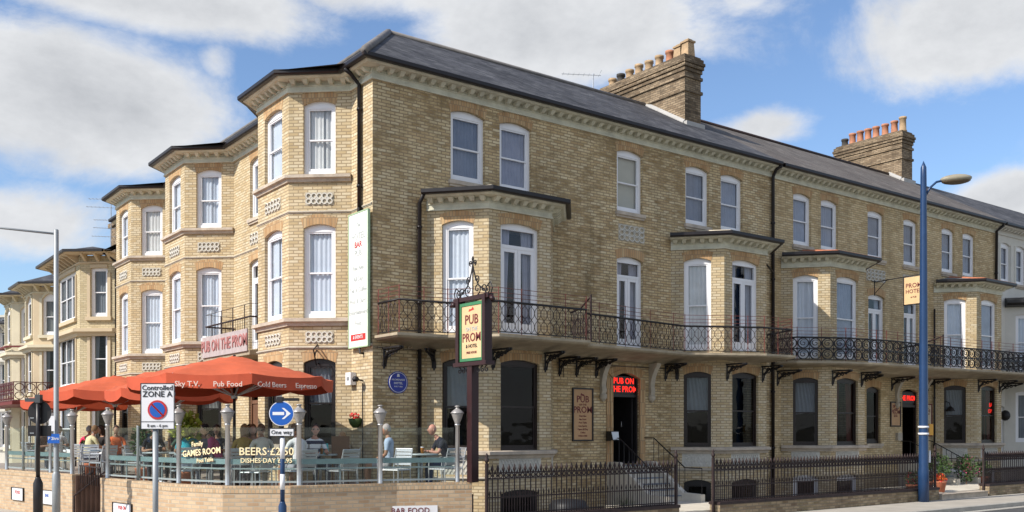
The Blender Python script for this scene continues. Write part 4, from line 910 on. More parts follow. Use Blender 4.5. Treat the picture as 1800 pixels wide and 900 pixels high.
# ------------------------------------------------------------------ signs on the pub
def umbrella(loc, r, label, rot, words=(), tilt=0):
    t = empty('parasol', loc, rot, label=label, cat='parasol', group='orange parasols on the terrace')
    P = MB(); P.lathe([(.26, 0), (.26, .05), (.05, .07), (.045, .1)], n=12); P.build('base', IRON, t)
    P = MB(); P.lathe([(.035, .1), (.03, 2.86)], n=10); P.build('pole', IRON, t)
    zt, ze, n = 2.84, 2.34, 8; C = MB(); ring = lambda rr, z, k, sag=0: (rr*math.cos(2*math.pi*k/n), rr*math.sin(2*math.pi*k/n), z)
    rows = 12; per = 6
    vs = []; fs = []
    for i in range(rows+1):
        s_ = i/rows; z = zt-(zt-ze)*(s_**1.0)
        for k in range(n):
            a = Vector(ring(r*s_, z, k)); b = Vector(ring(r*s_, z, k+1))
            for j in range(per):
                q = a.lerp(b, j/per); sag = .05*s_*math.sin(math.pi*j/per); q.z -= sag-.035*math.sin(math.pi*s_)*math.sin(math.pi*j/per)+.022*math.sin(i*2.4+k); vs.append(q)
    m_ = n*per
    for i in range(rows):
        for j in range(m_): fs.append((i*m_+j, i*m_+(j+1) % m_, (i+1)*m_+(j+1) % m_, (i+1)*m_+j))
    C.raw(vs, fs, 0, True); C.build('canopy', CANOPY, t)
    V = MB(); edge = vs[-m_:]
    for j in range(m_):
        a, b = edge[j], edge[(j+1) % m_]; k = j % per
        fl = lambda q, kk: (q.x*1.01, q.y*1.01, q.z-.24-.02*math.sin(math.pi*kk/per))
        if k == 0: fa = (a.x*.995, a.y*.995, a.z-.20)
        else: fa = fl(a, k)
        fb = fl(b, k+1) if k < per-1 else (b.x*.995, b.y*.995, b.z-.20)
        V.face([a, b, fb, fa])
    vo = V.build('valance', CANOPYD, t)
    Rb = MB()
    for k in range(n): Rb.tube([ring(.05, 1.98, k), ring(r*.62, zt-(zt-ze)*.62-.05, k)], .017, 4); Rb.tube([ring(.05, zt-.06, k), ring(r*.97, ze-.01, k)], .012, 4)
    Rb.lathe([(.07, 1.92), (.07, 2.04)], n=8); Rb.build('ribs', ALU, t)
    for (s, k, f_, sz) in words:
        a = Vector(ring(r*1.02, ze-.16, k)); b = Vector(ring(r*1.02, ze-.16, k+1)); c = a.lerp(b, f_); d = (b-a).normalized(); nn = Vector((d.y, -d.x, 0)); c += nn*.012; c.z -= .055*math.sin(math.pi*f_)
        if nn.dot(Vector((c.x, c.y, 0))) < 0: nn = -nn
        text(s, sz, vo, 'lettering', WTEXT, facing(c, nn), .003)
    return t
camd = Vector((-10.76, -19.68))
ang0 = math.atan2(camd.y-.3, camd.x+3.1)
wd = [('Sky T.V.', 0, .77, .17), ('Pub Food', 0, .26, .17), ('Cold Beers', 7, 1-.26, .17), ('Espresso', 7, .22, .17)]
# facets: vertex 0 points a little right of the camera
# note: k increases anticlockwise, so on the facets seen from the street words run from high to low fraction
def words_fix(ws): return ws
umbrella((-3.15, .35, TF), 2.15, 'largest orange parasol with printed valance, nearest the corner of the pub', ang0+R(9), [('Pub Food', 7, .72, .145), ('Sky T.V.', 7, .26, .145), ('Cold Beers', 0, .26, .145), ('Espresso', 0, .74, .145)])
umbrella((-3.2, 9.6, TF), 2.0, 'orange parasol partly behind the zone sign', ang0+R(20))
umbrella((-3.0, 5.0, TF-.10), 1.6, 'orange parasol tucked behind the largest one', ang0+R(2))
umbrella((-2.9, 15.8, TF-.1), 1.7, 'furthest orange parasol, by the black sign post at left', ang0+R(14))

# tall banner on the corner
t = empty('hanging_banner', (-.10, .48, 5.62), label='tall white banner listing the hotel bar services on the pub corner', cat='banner')
B = MB(); B.box(-.02, .02, -.46, .46, -1.56, 1.56); B.build('banner_sheet', mat('banner_vinyl', (.80, .82, .78), .6, var=.03), t)
F = MB(); F.box(-.03, .03, -.49, -.46, -1.58, 1.58); F.box(-.03, .03, .46, .49, -1.58, 1.58); F.box(-.03, .03, -.46, .46, 1.56, 1.59); F.box(-.03, .03, -.46, .46, -1.59, -1.56); F.build('frame', mat('pale_green_frame', (.35, .48, .30), .6), t)
for pts_ in ([(0, 0, -1.58), (0, -.05, -1.72), (.1, -.05, -1.72)], [(0, 0, 1.58), (.0, 0, 1.68), (.1, 0, 1.68)]): F = MB(); F.tube(pts_, .03, 5); F.build('mounting_bracket', IRON, t)
GREYL = mat('grey_lettering', (.42, .46, .45), .7)
tb = lambda s, sz, z, m_, y=0: text(s, sz, t, 'lettering', m_, facing((-.024, y, z), (-1, 0, 0)), .002)
tb('The', .13, 1.28, GREYL); tb('HOTEL', .22, 1.02, GREYL); tb('BAR', .2, .82, REDL); tb('PUB', .2, .62, GREYL)
for i, s in enumerate(['Real Ales', 'All Day', 'Tea & Coffee', 'Pool & Darts', 'Entertainment', 'Food']): tb(s, .155, .28-i*.26, GREYL)
B = MB(); B.box(-.027, -.021, -.36, .36, -1.42, -1.27); B.build('footer_strip', REDL, t); text('& EVENTS', .11, t, 'lettering', SIGNW, facing((-.031, 0, -1.345), (-1, 0, 0)), .002)
# blue plaque
t = empty('blue_plaque', (.66, -.001, 3.22), label='round blue historical plaque on the pub wall', cat='plaque'); B = MB()
n = 28; B.raw([(.26*math.cos(2*math.pi*i/n), y, .26*math.sin(2*math.pi*i/n)) for y in (0, -.03) for i in range(n)], [tuple(range(n)), tuple(range(n, 2*n))[::-1]]+[(i, i+n, (i+1) % n+n, (i+1) % n) for i in range(n)]); B.build('disc', PLAQ, t)
B = MB(); B.tube([(.235*math.cos(2*math.pi*i/n), -.031, .235*math.sin(2*math.pi*i/n)) for i in range(n)], .007, 4, closed=True); B.raw([(-.04, -.034, .13), (.04, -.034, .13), (.025, -.034, .20), (-.025, -.034, .20)], [(0, 1, 2, 3)]); B.build('border', SIGNW, t)
for s, sz, z in (('PROMENADE', .06, .06), ('HOTEL', .075, -.02), ('BUILT 1860', .045, -.10)): text(s, sz, t, 'lettering', SIGNW, facing((0, -.034, z), (0, -1, 0)), .001)
# posters
def poster(pos, n, w_, h_, label, frm, base=TANP, two=('PUB', 'ON THE', 'PROM'), small=6):
    L_ = []; z = h_*.30
    for s, k in zip(two, (.22, .10, .215)): L_.append((s, w_*k*1.75 if len(s) < 5 else w_*k*1.1, z, DKRED)); z -= h_*.105
    tx = ['Real Ales', 'Bar Food', 'Pool Table', 'Live Sports', 'Open All Day', 'Coffee', 'WELCOME']
    for i in range(small): L_.append((tx[i], w_*.10, z-.02-i*h_*.066, DKRED))
    t = wallplate(pos, n, w_, h_, L_, label, base, frm, 'poster', 'pub_poster', .04)
    B = MB(); w2 = w_*.12; B.raw([(-w2, -.024, h_*.385), (w2*.9, -.024, h_*.36), (w2*.6, -.024, h_*.40), (-w2*.1, -.024, h_*.405), (-w2*.8, -.024, h_*.43)], [(0, 1, 2, 3, 4)]); B.build('bird_emblem', DKRED, t)
    return t
poster((6.40, -.004, 2.52), (0, -1, 0), .66, 1.36, 'large black framed tan poster to the left of the pub door', BLACKP, small=7)
poster((21.52, -.004, 2.68), (0, -1, 0), .58, .82, 'small brown framed poster to the left of the hotel door', BROWNP, small=2)
poster((23.72, -.004, 2.48), (0, -1, 0), .44, 1.15, 'red framed menu board to the right of the hotel door', DRED, mat('menu_paper', (.60, .50, .36), .7), ('BAR', 'MENU', ''), 6)
B = MB(); B.box(21.55, 21.85, -.10, -.002, 1.72, 2.0); tag(B.build('meter_box', STONE2), 'small grey box on the wall under the hotel poster', 'box')
# led signs
def led(pos, lines, sz, w_, h_, label):
    t = empty('led_sign', pos, label=label, cat='sign'); B = MB(); B.box(-w_/2, w_/2, 0, .04, -h_/2, h_/2); B.build('case', BLACKP, t)
    for s, z in lines: text(s, sz, t, 'lettering', LED, facing((0, -.006, z), (0, -1, 0)), .003, sx=.92)
led((8.02, .085, 3.36), [('PUB ON', .115), ('THE PROM', -.115)], .235, .88, .46, 'red led sign reading pub on the prom over the pub door')
led((22.5, .085, 3.28), [('THE PROM', 0)], .26, .86, .34, 'red led sign over the hotel door')
led((26.7, -.93, 2.95), [('BAR', .12), ('OPEN', -.12)], .22, .62, .55, 'red led sign hanging inside the last hotel bay window')
# neon board on left balcony
t = empty('neon_name_board', (-.98, 6.84, 4.52), label='pale pink neon name board on the side balcony above the parasols', cat='sign'); B = MB(); B.box(-.02, .02, -1.74, 1.74, -.30, .30); B.build('board', mat('pink_board', (.42, .36, .35), .6, var=.15, scale=5), t)
text('PUB ON THE PROM', .46, t, 'lettering', mat('dull_red_tube', (.40, .17, .16), .6), facing((-.03, 0, 0), (-1, 0, 0)), .012, sx=.88)
# hotel hanging sign
t = empty('hanging_sign', (20.2, 0, 7.2), label='cream hotel sign hanging from a wall bracket beside the blue lamp post', cat='sign')
B = MB(); B.tube([(0, 0, .18), (0, -1.95, .25)], .018, 5); B.tube([(0, -.01, .55), (0, -.01, -.3)], .02, 5); B.tube([(-.0, 0, -.25), (0, -.5, .2)], .012, 4); B.tube([(-.2, -.02, .2), (.2, -.02, .2)], .015, 4); B.build('bracket', IRON, t)
B = MB(); B.box(-.03, .03, -1.87, -1.17, -.75, .18); B.build('panel', CREAMP, t)
B = MB(); B.box(-.04, .04, -1.90, -1.87, -.78, .21); B.box(-.04, .04, -1.17, -1.14, -.78, .21); B.box(-.04, .04, -1.87, -1.17, -.78, -.75); B.build('frame', BLACKP, t)
for s, sz, z in (('PROM', .22, -.12), ('HOTEL', .19, -.32), ('& PUB', .08, -.52)): text(s, sz, t, 'lettering', DKRED, facing((-.034, -1.52, z), (-1, 0, 0)), .002)
# wall things near the corner
t = empty('alarm_box', (-.02, .92, 3.32), label='white alarm box on the bay beside the corner strip', cat='alarm box'); B = MB(); B.box(-.14, 0, -.13, .13, -.15, .15); B.build('case', SIGNW, t); B = MB(); B.box(-.145, -.14, -.06, .06, -.04, .04); B.build('grille', GREYP, t)
t = empty('wall_lamp', (-.02, .42, 3.25), label='small lamp on the corner brick strip above a cable', cat='lamp'); B = MB(); B.tube([(0, 0, 0), (-.18, 0, .04)], .02, 5); B.lathe([(.06, -.06), (.09, -.0), (.05, .06)], (-.2, 0, .04), 8); B.build('lamp_head', IRON, t); B = MB(); B.tube([(-.02, 0, -.05), (-.02, 0, -2.3)], .015, 5); B.build('conduit', BLACKP, t)
t = empty('wall_basket', (-.12, .62, 2.35), label='green wall basket with red flowers on the corner strip', cat='flower basket'); B = MB(); B.lathe([(.06, -.2), (.14, -.1), (.17, .02)], n=10); B.build('basket', GRN, t)
B = MB()
for i in range(26): a = random.random()*6.28; rr = random.random()*.17; c = Vector((rr*math.cos(a), rr*math.sin(a), .02+random.random()*.12)); q = Vector((random.uniform(-1, 1), random.uniform(-1, 1), random.uniform(-1, 1))).normalized()*.04; s2 = q.orthogonal(); B.face([c-q, c+s2, c+q, c-s2])
B.build('flowers', REDF, t)
t = empty('floodlight', (7.28, -.02, 1.95), label='small floodlight on the brick beside the pub door', cat='lamp'); B = MB(); B.box(-.02, .02, -.14, 0, -.15, .12); B.build('bracket', BLACKP, t); B = MB(); B.hexa([(-.1, -.35, -.13), (.14, -.35, -.13), (.14, -.12, -.13), (-.1, -.12, -.13), (-.12, -.30, .12), (.16, -.30, .12), (.16, -.1, .12), (-.12, -.1, .12)]); B.build('case', BLACKP, t); B = MB(); B.face([(-.09, -.356, -.11), (.13, -.356, -.11), (.15, -.31, .10), (-.11, -.31, .10)]); B.build('lens', ALU, t)
t = empty('swan_neck_lamp', (24.5, -.02, 3.1), label='black swan neck lamp on the wall left of the last hotel bay', cat='lamp'); B = MB(); B.tube([(0, 0, 0), (0, -.2, .12), (0, -.4, .05), (0, -.45, -.1)], .018, 5); B.build('arm', IRON, t); B = MB(); B.lathe([(.05, .0), (.17, -.16), (.17, -.18)], (0, -.45, -.1), 10); B.build('shade', IRON, t)
t = empty('globe_wall_lamp', (29.15, -.02, 2.7), label='dark round wall lamp by the pale house door', cat='lamp'); B = MB(); B.ball((0, -.25, 0), .2, .2, .22); B.build('globe', IRON, t); B = MB(); B.tube([(0, 0, 0), (0, -.2, 0)], .03, 5); B.build('arm', IRON, t)
t = empty('iron_scroll_bracket', (-.62, 1.60, 3.95), math.atan2(-.755, .656)*0+R(-41), label='small black scroll bracket above the ground floor bay window', cat='bracket'); B = MB(); B.tube([(0, -.25*math.cos(a*.6), -.1+.16*math.sin(a*.6)) for a in range(9)], .02, 4); B.tube([(0, 0, .2), (0, -.35, .05), (0, -.1, -.3)], .018, 4); B.build('scroll', IRON, t)

# ------------------------------------------------------------------ pub sign post
t = empty('pub_sign', (.24, -3.72, WT), label='maroon post carrying the pub on the prom swing sign with scroll ironwork', cat='pub sign')
P = MB(); P.box(-.085, .085, -.085, .085, 0, 2.42); P.build('post', BROWNPOLE, t)
F = MB(); F.box(-.09, .09, -.54, -.44, 2.42, 3.74); F.box(-.09, .09, .40, .50, 2.42, 3.74); F.box(-.11, .11, -.60, .56, 2.34, 2.42); F.box(-.07, .07, -.62, .62, 3.66, 3.745); F.build('frame', BROWNPOLE, t)
B = MB(); B.box(-.035, .035, -.36, .34, 2.50, 3.56); b_ = B.build('sign_board', CREAMP, t)
B = MB(); B.box(-.05, .05, -.42, -.36, 2.44, 3.62); B.box(-.05, .05, .34, .40, 2.44, 3.62); B.box(-.05, .05, -.36, .34, 3.56, 3.62); B.box(-.05, .05, -.36, .34, 2.44, 2.50); B.build('green_border', GREENP, b_)
for s, sz, z, m_ in (('PUB', .27, 3.27, DKRED), ('ON THE', .115, 3.08, GREYL), ('PROM', .245, 2.91, DKRED), ('& HOTEL', .10, 2.74, BLKT), ('FREE HOUSE', .065, 2.61, DKRED)): text(s, sz, b_, 'lettering', m_, facing((-.04, -.01, z), (-1, 0, 0)), .002)
B = MB(); B.raw([(-.039, -.10, 3.47), (-.039, .10, 3.44), (-.039, .07, 3.49), (-.039, 0, 3.485), (-.039, -.05, 3.53)], [(0, 1, 2, 3, 4)]); B.build('bird_emblem', REDL, b_)
S = MB()
def spiral(mb, c, r0, turns, a0, sgn=1, th=.012, pl='y'):
    mb.tube([(0, c[0]+sgn*(r0*(1-k/26.))*math.cos(a0+k*turns*2*math.pi/24), c[1]+(r0*(1-k/26.))*math.sin(a0+k*turns*2*math.pi/24)) for k in range(24)], th, 4)
for sg in (-1, 1):
    S.tube([(0, sg*.5, 3.75), (0, sg*.36, 3.86), (0, sg*.20, 3.95), (0, sg*.10, 4.1), (0, sg*.03, 4.28), (0, 0, 4.4)], .014, 4)
    for cy, cz, r0 in ((.38, 3.86, .11), (.16, 3.88, .12), (.14, 4.08, .09), (.5, 3.84, .09), (.07, 4.42, .06)): spiral(S, (sg*cy, cz), r0, 1.4, -1.5, sg)
    S.tube([(0, sg*.62, 3.72), (0, sg*.68, 3.85), (0, sg*.6, 3.97), (0, sg*.5, 3.9)], .013, 4)
    
S.tube([(0, 0, 3.70), (0, 0, 4.55)], .016, 4); S.ball((0, 0, 4.5), .03, .03, .05, 6, 4); S.build('scrollwork', IRON, t)
for sg in (-1, 1):
    for k in range(3): S = MB(); spiral(S, (sg*(.2+.14*k), 2.26), .07, 1.2, 1.5, sg); S.build('pendant_scroll', IRON, t)
S = MB(); S.tube([(0, -.62, 3.68), (0, -.70, 3.6)], .05, 6); S.lathe([(.05, 0), (.09, -.1)], (-.05, .62, 3.68), 8); S.build('spotlight', BROWNPOLE, t)

# ------------------------------------------------------------------ street furniture
def lamp_blue():
    t = empty('street_lamp', (15.76, -4.42, 0), label='tall navy blue street lamp with an oval lamp head on a curved arm', cat='street lamp')
    P = MB(); P.lathe([(.15, 0), (.15, .9), (.135, 1.0), (.115, 5.0), (.085, 9.5), (.08, 9.78), (.0, 9.98)], n=16); P.build('column', NAVY, t)
    rv = Vector((.7996, -.6006, 0)); A = MB(); A.tube([rv*.05+Vector((0, 0, 8.95)), rv*.20+Vector((0, 0, 9.20)), rv*.38+Vector((0, 0, 9.36)), rv*.58+Vector((0, 0, 9.40))], .035, 6); A.build('arm', NAVY, t)
    H = MB(); H.ball((0, 0, 0), .47, .22, .13, 18, 9); o = H.build('lamp_head', mat('lamp_shell', (.30, .27, .20), .5), t); o.location = rv*.95+Vector((0, 0, 9.45)); o.rotation_euler = (0, R(-4), math.atan2(rv.y, rv.x))
    H = MB(); H.ball((0, 0, -.05), .44, .195, .115, 16, 7); o2 = H.build('lens', mat('dusty_lens', (.12, .085, .05), .4), o)
    B = MB(); B.lathe([(.152, 2.16), (.152, 2.22)], n=14); B.lathe([(.152, 1.96), (.152, 2.02)], n=14); B.build('band', SIGNW, t)
    B = MB(); B.box(.14, .36, -.10, .02, 1.95, 2.28); B.build('control_box', AMBER, t); B = MB(); B.box(.10, .18, -.12, -.10, 1.15, 1.5); B.build('notice', SIGNW, t)
    return t
lamp_blue()
Rv = Vector((.7996, -.6006)); Fv = Vector((.6006, .7996))
# galvanised column with outreach arm
t = empty('street_lamp', (-6.22, 2.54, 0), label='galvanised lamp column with a long arm reaching out of the left edge', cat='street lamp')
P = MB(); P.lathe([(.085, 0), (.085, 1.15), (.06, 1.2), (.055, 1.22), (.05, 6.36), (.03, 6.38)], n=12); P.build('column', GREYP, t)
A = MB(); A.tube([(0, 0, 6.28), (-Rv.x*1.3, -Rv.y*1.3, 6.42), (-Rv.x*1.75, -Rv.y*1.75, 6.45)], .025, 6); A.build('arm', GREYP, t)
B = MB(); B.hexa([(x, y, z) for z in (-.04, .05) for x, y in ((-.3, -.1), (.3, -.1), (.3, .1), (-.3, .1))]); o = B.build('lamp_head', GREYP, t); o.location = (-Rv.x*2.0, -Rv.y*2.0, 6.45); o.rotation_euler = (0, 0, R(-37))
B = MB(); B.box(-.125, .125, -.07, -.06, -.10, .10); o = B.build('blue_plate', BLUEP, t); o.location = (-.03, -.03, 1.92); o.rotation_euler = (0, 0, R(-37))
text('P 2hrs', .09, o, 'lettering', SIGNW, facing((0, -.074, 0), (0, -1, 0)), .001)
B = MB(); B.box(-.06, .06, -.07, -.06, -.16, .16); o = B.build('white_plate', SIGNW, t); o.location = (-.06, -.02, 2.24); o.rotation_euler = (0, 0, R(-37))
# controlled zone sign
t = empty('parking_zone_sign', (-6.20, -4.35, 0), R(-37), label='white controlled zone parking sign on a grey pole', cat='road sign')
P = MB(); P.lathe([(.045, 0), (.045, 2.12)], n=10); P.build('pole', GREYP, t)
P = MB(); P.box(-.212, .318, -.06, -.05, 2.11, 2.83); pn = P.build('panel', SIGNW, t)
P = MB(); x0, x1 = -.212, .318; P.box(x0, x0+.012, -.064, -.058, 2.11, 2.83); P.box(x1-.012, x1, -.064, -.058, 2.11, 2.83); P.box(x0+.012, x1-.012, -.064, -.058, 2.818, 2.83); P.box(x0+.012, x1-.012, -.064, -.058, 2.11, 2.122); P.box(x0+.012, x1-.012, -.064, -.058, 2.225, 2.235); P.build('border', BLKT, pn)
P = MB(); P.box(x0, x1, -.049, -.03, 2.2, 2.24); P.box(x0, x1, -.049, -.03, 2.65, 2.69); P.build('channel', GREYP, pn)
tx = lambda s, sz, z, x=.053, m_=BLKT: text(s, sz, pn, 'lettering', m_, facing((x, -.066, z), (0, -1, 0)), .001)
tx('Controlled', .108, 2.755); tx('ZONE A', .125, 2.655); tx('8 am - 6 pm', .065, 2.168)
def disc(mb, c, r, y, m=0, n=28): mb.raw([(c[0]+r*math.cos(2*math.pi*i/n), y, c[1]+r*math.sin(2*math.pi*i/n)) for i in range(n)]+[(c[0]+r*math.cos(2*math.pi*i/n), y+.008, c[1]+r*math.sin(2*math.pi*i/n)) for i in range(n)], [tuple(range(n)), tuple(range(n, 2*n))[::-1]]+[(i, (i+1) % n, (i+1) % n+n, i+n) for i in range(n)], m)
P = MB(); disc(P, (.053, 2.415), .150, -.070, 0); disc(P, (.053, 2.415), .118, -.074, 1)
a_ = R(-45); q = Vector((math.cos(a_), math.sin(a_))); s_ = Vector((-q.y, q.x))*.014; pts = [Vector((.053, 2.415))+v for v in (q*.13+s_, q*-.13+s_, q*-.13-s_, q*.13-s_)]; P.raw([(v.x, -.076, v.y) for v in pts], [(0, 1, 2, 3), (3, 2, 1, 0)], 0); P.build('no_waiting_roundel', [REDL, BLUEP], pn)
# one way sign
t = empty('one_way_sign', (-3.60, -3.20, 0), R(-37), label='blue one way arrow sign on a black and white banded post', cat='road sign')
P = MB(); P.lathe([(.075, 0), (.075, .72), (.05, .78), (.052, .80)], n=12); P.lathe([(.042, .8), (.042, 1.97)], n=12); P.build('post', NAVY, t)
for z0, z1 in ((1.02, 1.30), (1.58, 1.96)): P = MB(); P.lathe([(.0445, z0), (.0445, z1)], n=12); P.build('white_band', SIGNW, t)
P = MB(); P.box(-.225, .225, -.06, -.05, 1.985, 2.135); pl_ = P.build('plate', SIGNW, t); P = MB(); 
for (a, b, c, d) in ((-.225, -.213, 1.985, 2.135), (.213, .225, 1.985, 2.135), (-.213, .213, 2.123, 2.135), (-.213, .213, 1.985, 1.997)): P.box(a, b, -.064, -.058, c, d)
P.build('border', BLKT, pl_); text('One way', .105, pl_, 'lettering', BLKT, facing((0, -.066, 2.058), (0, -1, 0)), .001)
P = MB(); disc(P, (0, 2.40), .225, -.075, 1); disc(P, (0, 2.40), .212, -.079, 0)
P.raw([(x, -.082, 2.40+z) for x, z in ((-.16, -.028), (.05, -.028), (.05, .028), (-.16, .028))], [(0, 1, 2, 3)], 1); P.raw([(x, -.082, 2.40+z) for x, z in ((.17, 0), (.05, .10), (.005, .10), (.085, .028), (.085, -.028), (.005, -.10), (.05, -.10))], [tuple(range(7))], 1); P.build('arrow_disc', [BLUEP, SIGNW], t)
P = MB(); P.lathe([(.03, 1.97), (.03, 2.62)], n=8); P.build('upper_post', BLACKP, t)
P = MB(); P.box(-.08, .30, -.08, .04, 2.63, 2.68); P.hexa([(-.10, -.09, 2.60), (.02, -.09, 2.60), (.02, .05, 2.60), (-.10, .05, 2.60), (-.08, -.08, 2.70), (.02, -.08, 2.70), (.02, .04, 2.70), (-.08, .04, 2.70)]); P.build('sign_light', BLACKP, t)
# black sign seen from behind
t = empty('road_sign_back', (-6.84, 1.13, 0), R(-37), label='back of a round road sign and plate on a thick black post', cat='road sign')
P = MB(); P.lathe([(.09, 0), (.09, 1.05), (.05, 1.15), (.052, 1.17)], n=12); P.lathe([(.04, 1.15), (.04, 2.78)], n=10); P.build('post', BLACKP, t)
P = MB(); disc(P, (0, 2.45), .235, .06, 0); P.build('sign_disc', BLACKP, t); P = MB(); P.box(-.23, .23, .06, .07, 1.98, 2.19); P.build('plate', BLACKP, t)
P = MB(); P.box(-.24, .06, -.04, .06, 2.66, 2.73); P.box(-.04, .06, -.05, .07, 2.64, 2.80); P.build('sign_light', mat('dark_grey_lamp', (.06, .065, .07), .5), t)
P = MB(); P.box(-.02, .02, .03, .06, 2.30, 2.34); P.box(-.02, .02, .03, .06, 2.55, 2.59); P.box(-.19, -.11, .055, .059, 2.33, 2.35); P.box(-.19, -.11, .055, .059, 2.03, 2.05); P.build('clips', GREYP, t)

# ------------------------------------------------------------------ front railings, plinths and steps
def railing(x0, x1, label, y=-4.12, zb=.38, zt=1.42, endposts=True):
    t = empty('iron_railing', (x0, y, 0), label=label, cat='railing', group='cast iron railings along the basement areas')
    Ln = x1-x0; B = MB(); n = int(Ln/.135); I = MB()
    for i in range(1, n):
        x = Ln*i/n
        B.tube([(x, 0, zb), (x, 0, zt-.12)], .0165, 4); B.lathe([(.014, zt-.17), (.036, zt-.10), (.004, zt)], (x, 0, 0), 5)
        xm = x-Ln/n/2; B.tube([(xm, 0, zb), (xm, 0, zb+.42)], .013, 4); B.lathe([(.008, zb+.40), (.022, zb+.44), (.003, zb+.52)], (xm, 0, 0), 5)
        I.tube([(xm+.045*math.cos(a*math.pi/3), 0, zt-.235+.045*math.sin(a*math.pi/3)) for a in range(6)], .014, 3, closed=True); I.lathe([(.01, zt-.20), (.028, zt-.17), (.003, zt-.11)], (xm, 0, 0), 4)
    B.build('spear_bars', IRONR, t); I.build('ring_frieze', IRONR, t)
    Rr = MB(); Rr.box(0, Ln, -.014, .014, zt-.19, zt-.165); Rr.box(0, Ln, -.012, .012, zt-.30, zt-.28); Rr.box(0, Ln, -.012, .012, zb+.36, zb+.385); Rr.box(0, Ln, -.014, .014, zb+.03, zb+.055); Rr.build('rails', IRONR, t)
    for x in (0, Ln):
        P = MB(); P.box(x-.028, x+.028, -.028, .028, 0 if x else 0, zt+.02); P.lathe([(.02, 0), (.045, .04), (.05, .08), (.02, .12), (.035, .15), (.01, .20)], (x, 0, zt+.02), 8); P.build('end_post', IRONR, t)
    s = tag(MB_plinth(x0, x1, y, zb), 'low brick plinth under the '+label.split(' ', 1)[1] if False else None)
    return t
PLN = [0]
def MB_plinth(x0, x1, y, zb):
    B = MB(); B.box(x0+.06, x1-.06, y-.16, y+.16, -1.0, zb-.07); lb = ['low brick plinth under the railing nearest the pub sign', 'low brick plinth under the long middle railing', 'low brick plinth under the railing at the right edge'][PLN[0]]; PLN[0] += 1
    o = B.build('brickwork', CHIMB if False else brick('plinth_brick%d' % PLN[0], [(.20, .14, .09), (.32, .24, .15), (.40, .31, .20)], (.22, .18, .13), var=.3, dirt=(.14, .12, .06), patch=.6), None)
    C = MB(); C.box(x0+.04, x1-.04, y-.18, y+.18, zb-.068, zb+.0); r = empty('plinth_wall', (0, 0, 0), label=lb, cat='wall', group='low plinth walls under the railings'); o.parent = r; C.build('coping', IRONR, r); return r
railing(.30, 5.69, 'spear topped iron railing between the pub sign and the pub entrance')
railing(6.97, 16.92, 'long spear topped iron railing between the two entrances')
railing(19.82, 31.5, 'spear topped iron railing at the right edge')
def steps(x0, x1, ztop, label, zp, y1=-1.55, flowers=False, xl=None, xr=None):
    t = empty('entrance_steps', (0, 0, 0), label=label, cat='steps'); n = 5; S = MB()
    S.box(x0, x1, -.42, -.003, -.9, ztop); d = (-y1-.42)/n; h = (ztop-zp)/(n+1)
    for i in range(n): S.box(x0, x1, -.42-d*(i+1), -.42-d*i-.002, -.9, ztop-h*(i+1)-.03); 
    S.build('flight', STEPW, t)
    T = MB(); T.box(x0, x1, -.44, -.01, ztop+.002, ztop+.03)
    for i in range(n): T.box(x0+.01, x1-.01, -.44-d*(i+1), -.44-d*i, ztop-h*(i+1)-.028, ztop-h*(i+1)); T.box(x0+.01, x1-.01, -.415-d*(i+1), -.41-d*(i+1), ztop-h*(i+2), ztop-h*(i+1)-.03)
    T.build('treads', STEPM, t)
    for xx in (x0-.16, x1):
        C = MB(); C.raw([(xx, -.003, -.9), (xx, -.003, ztop+.12), (xx, -.45, ztop+.12), (xx, y1-.05, zp+.22), (xx, y1-.7, zp+.20), (xx, y1-.7, -.9), (xx+.16, -.003, -.9), (xx+.16, -.003, ztop+.12), (xx+.16, -.45, ztop+.12), (xx+.16, y1-.05, zp+.22), (xx+.16, y1-.7, zp+.20), (xx+.16, y1-.7, -.9)],
              [(0, 5, 4, 3, 2, 1), (6, 7, 8, 9, 10, 11), (1, 2, 8, 7), (2, 3, 9, 8), (3, 4, 10, 9), (4, 5, 11, 10)]); C.build('string_wall', STEPW, t)
        Hh = MB(); xm = xx+.08; pts = [(xm, -.06, ztop+.78), (xm, -.42, ztop+.78), (xm, y1-.05, zp+.90), (xm, y1-.66, zp+.90)]; Hh.tube(pts, .018, 5)
        for k in range(7): u = k/6.; y = -.42+(y1-.05+.42)*u; zr = ztop+.78+(zp+.90-ztop-.78)*u; Hh.tube([(xm, y, zr-.68), (xm, y, zr)], .012, 4)
        Hh.tube([(xm, y1-.66, zp+.2), (xm, y1-.66, zp+.9)], .014, 4); Hh.build('handrail', IRON, t)
    P = MB(); P.box(xl or x0-.2, xr or x1+.2, -4.0, y1-.005 if not xl else y1-.005, -1.0, zp-.004); P.build('entrance_path', STEPW, t)
    return t
steps(7.45, 8.62, 1.10, 'blue grey entrance steps with iron handrails up to the pub door', .18, xl=5.8, xr=8.9)
steps(21.9, 23.15, .92, 'entrance steps with pale string walls up to the hotel door', .2, xl=17.05, xr=23.4)
P = MB(); P.box(17.0, 19.75, -4.3, -4.0, 0.0, .15); P.box(17.0, 19.75, -4.35, -3.9, .15, .17); tag(P.build('doorstep', SILLM), 'single low stone step in the gap of the railings by the navy lamp post', 'step')

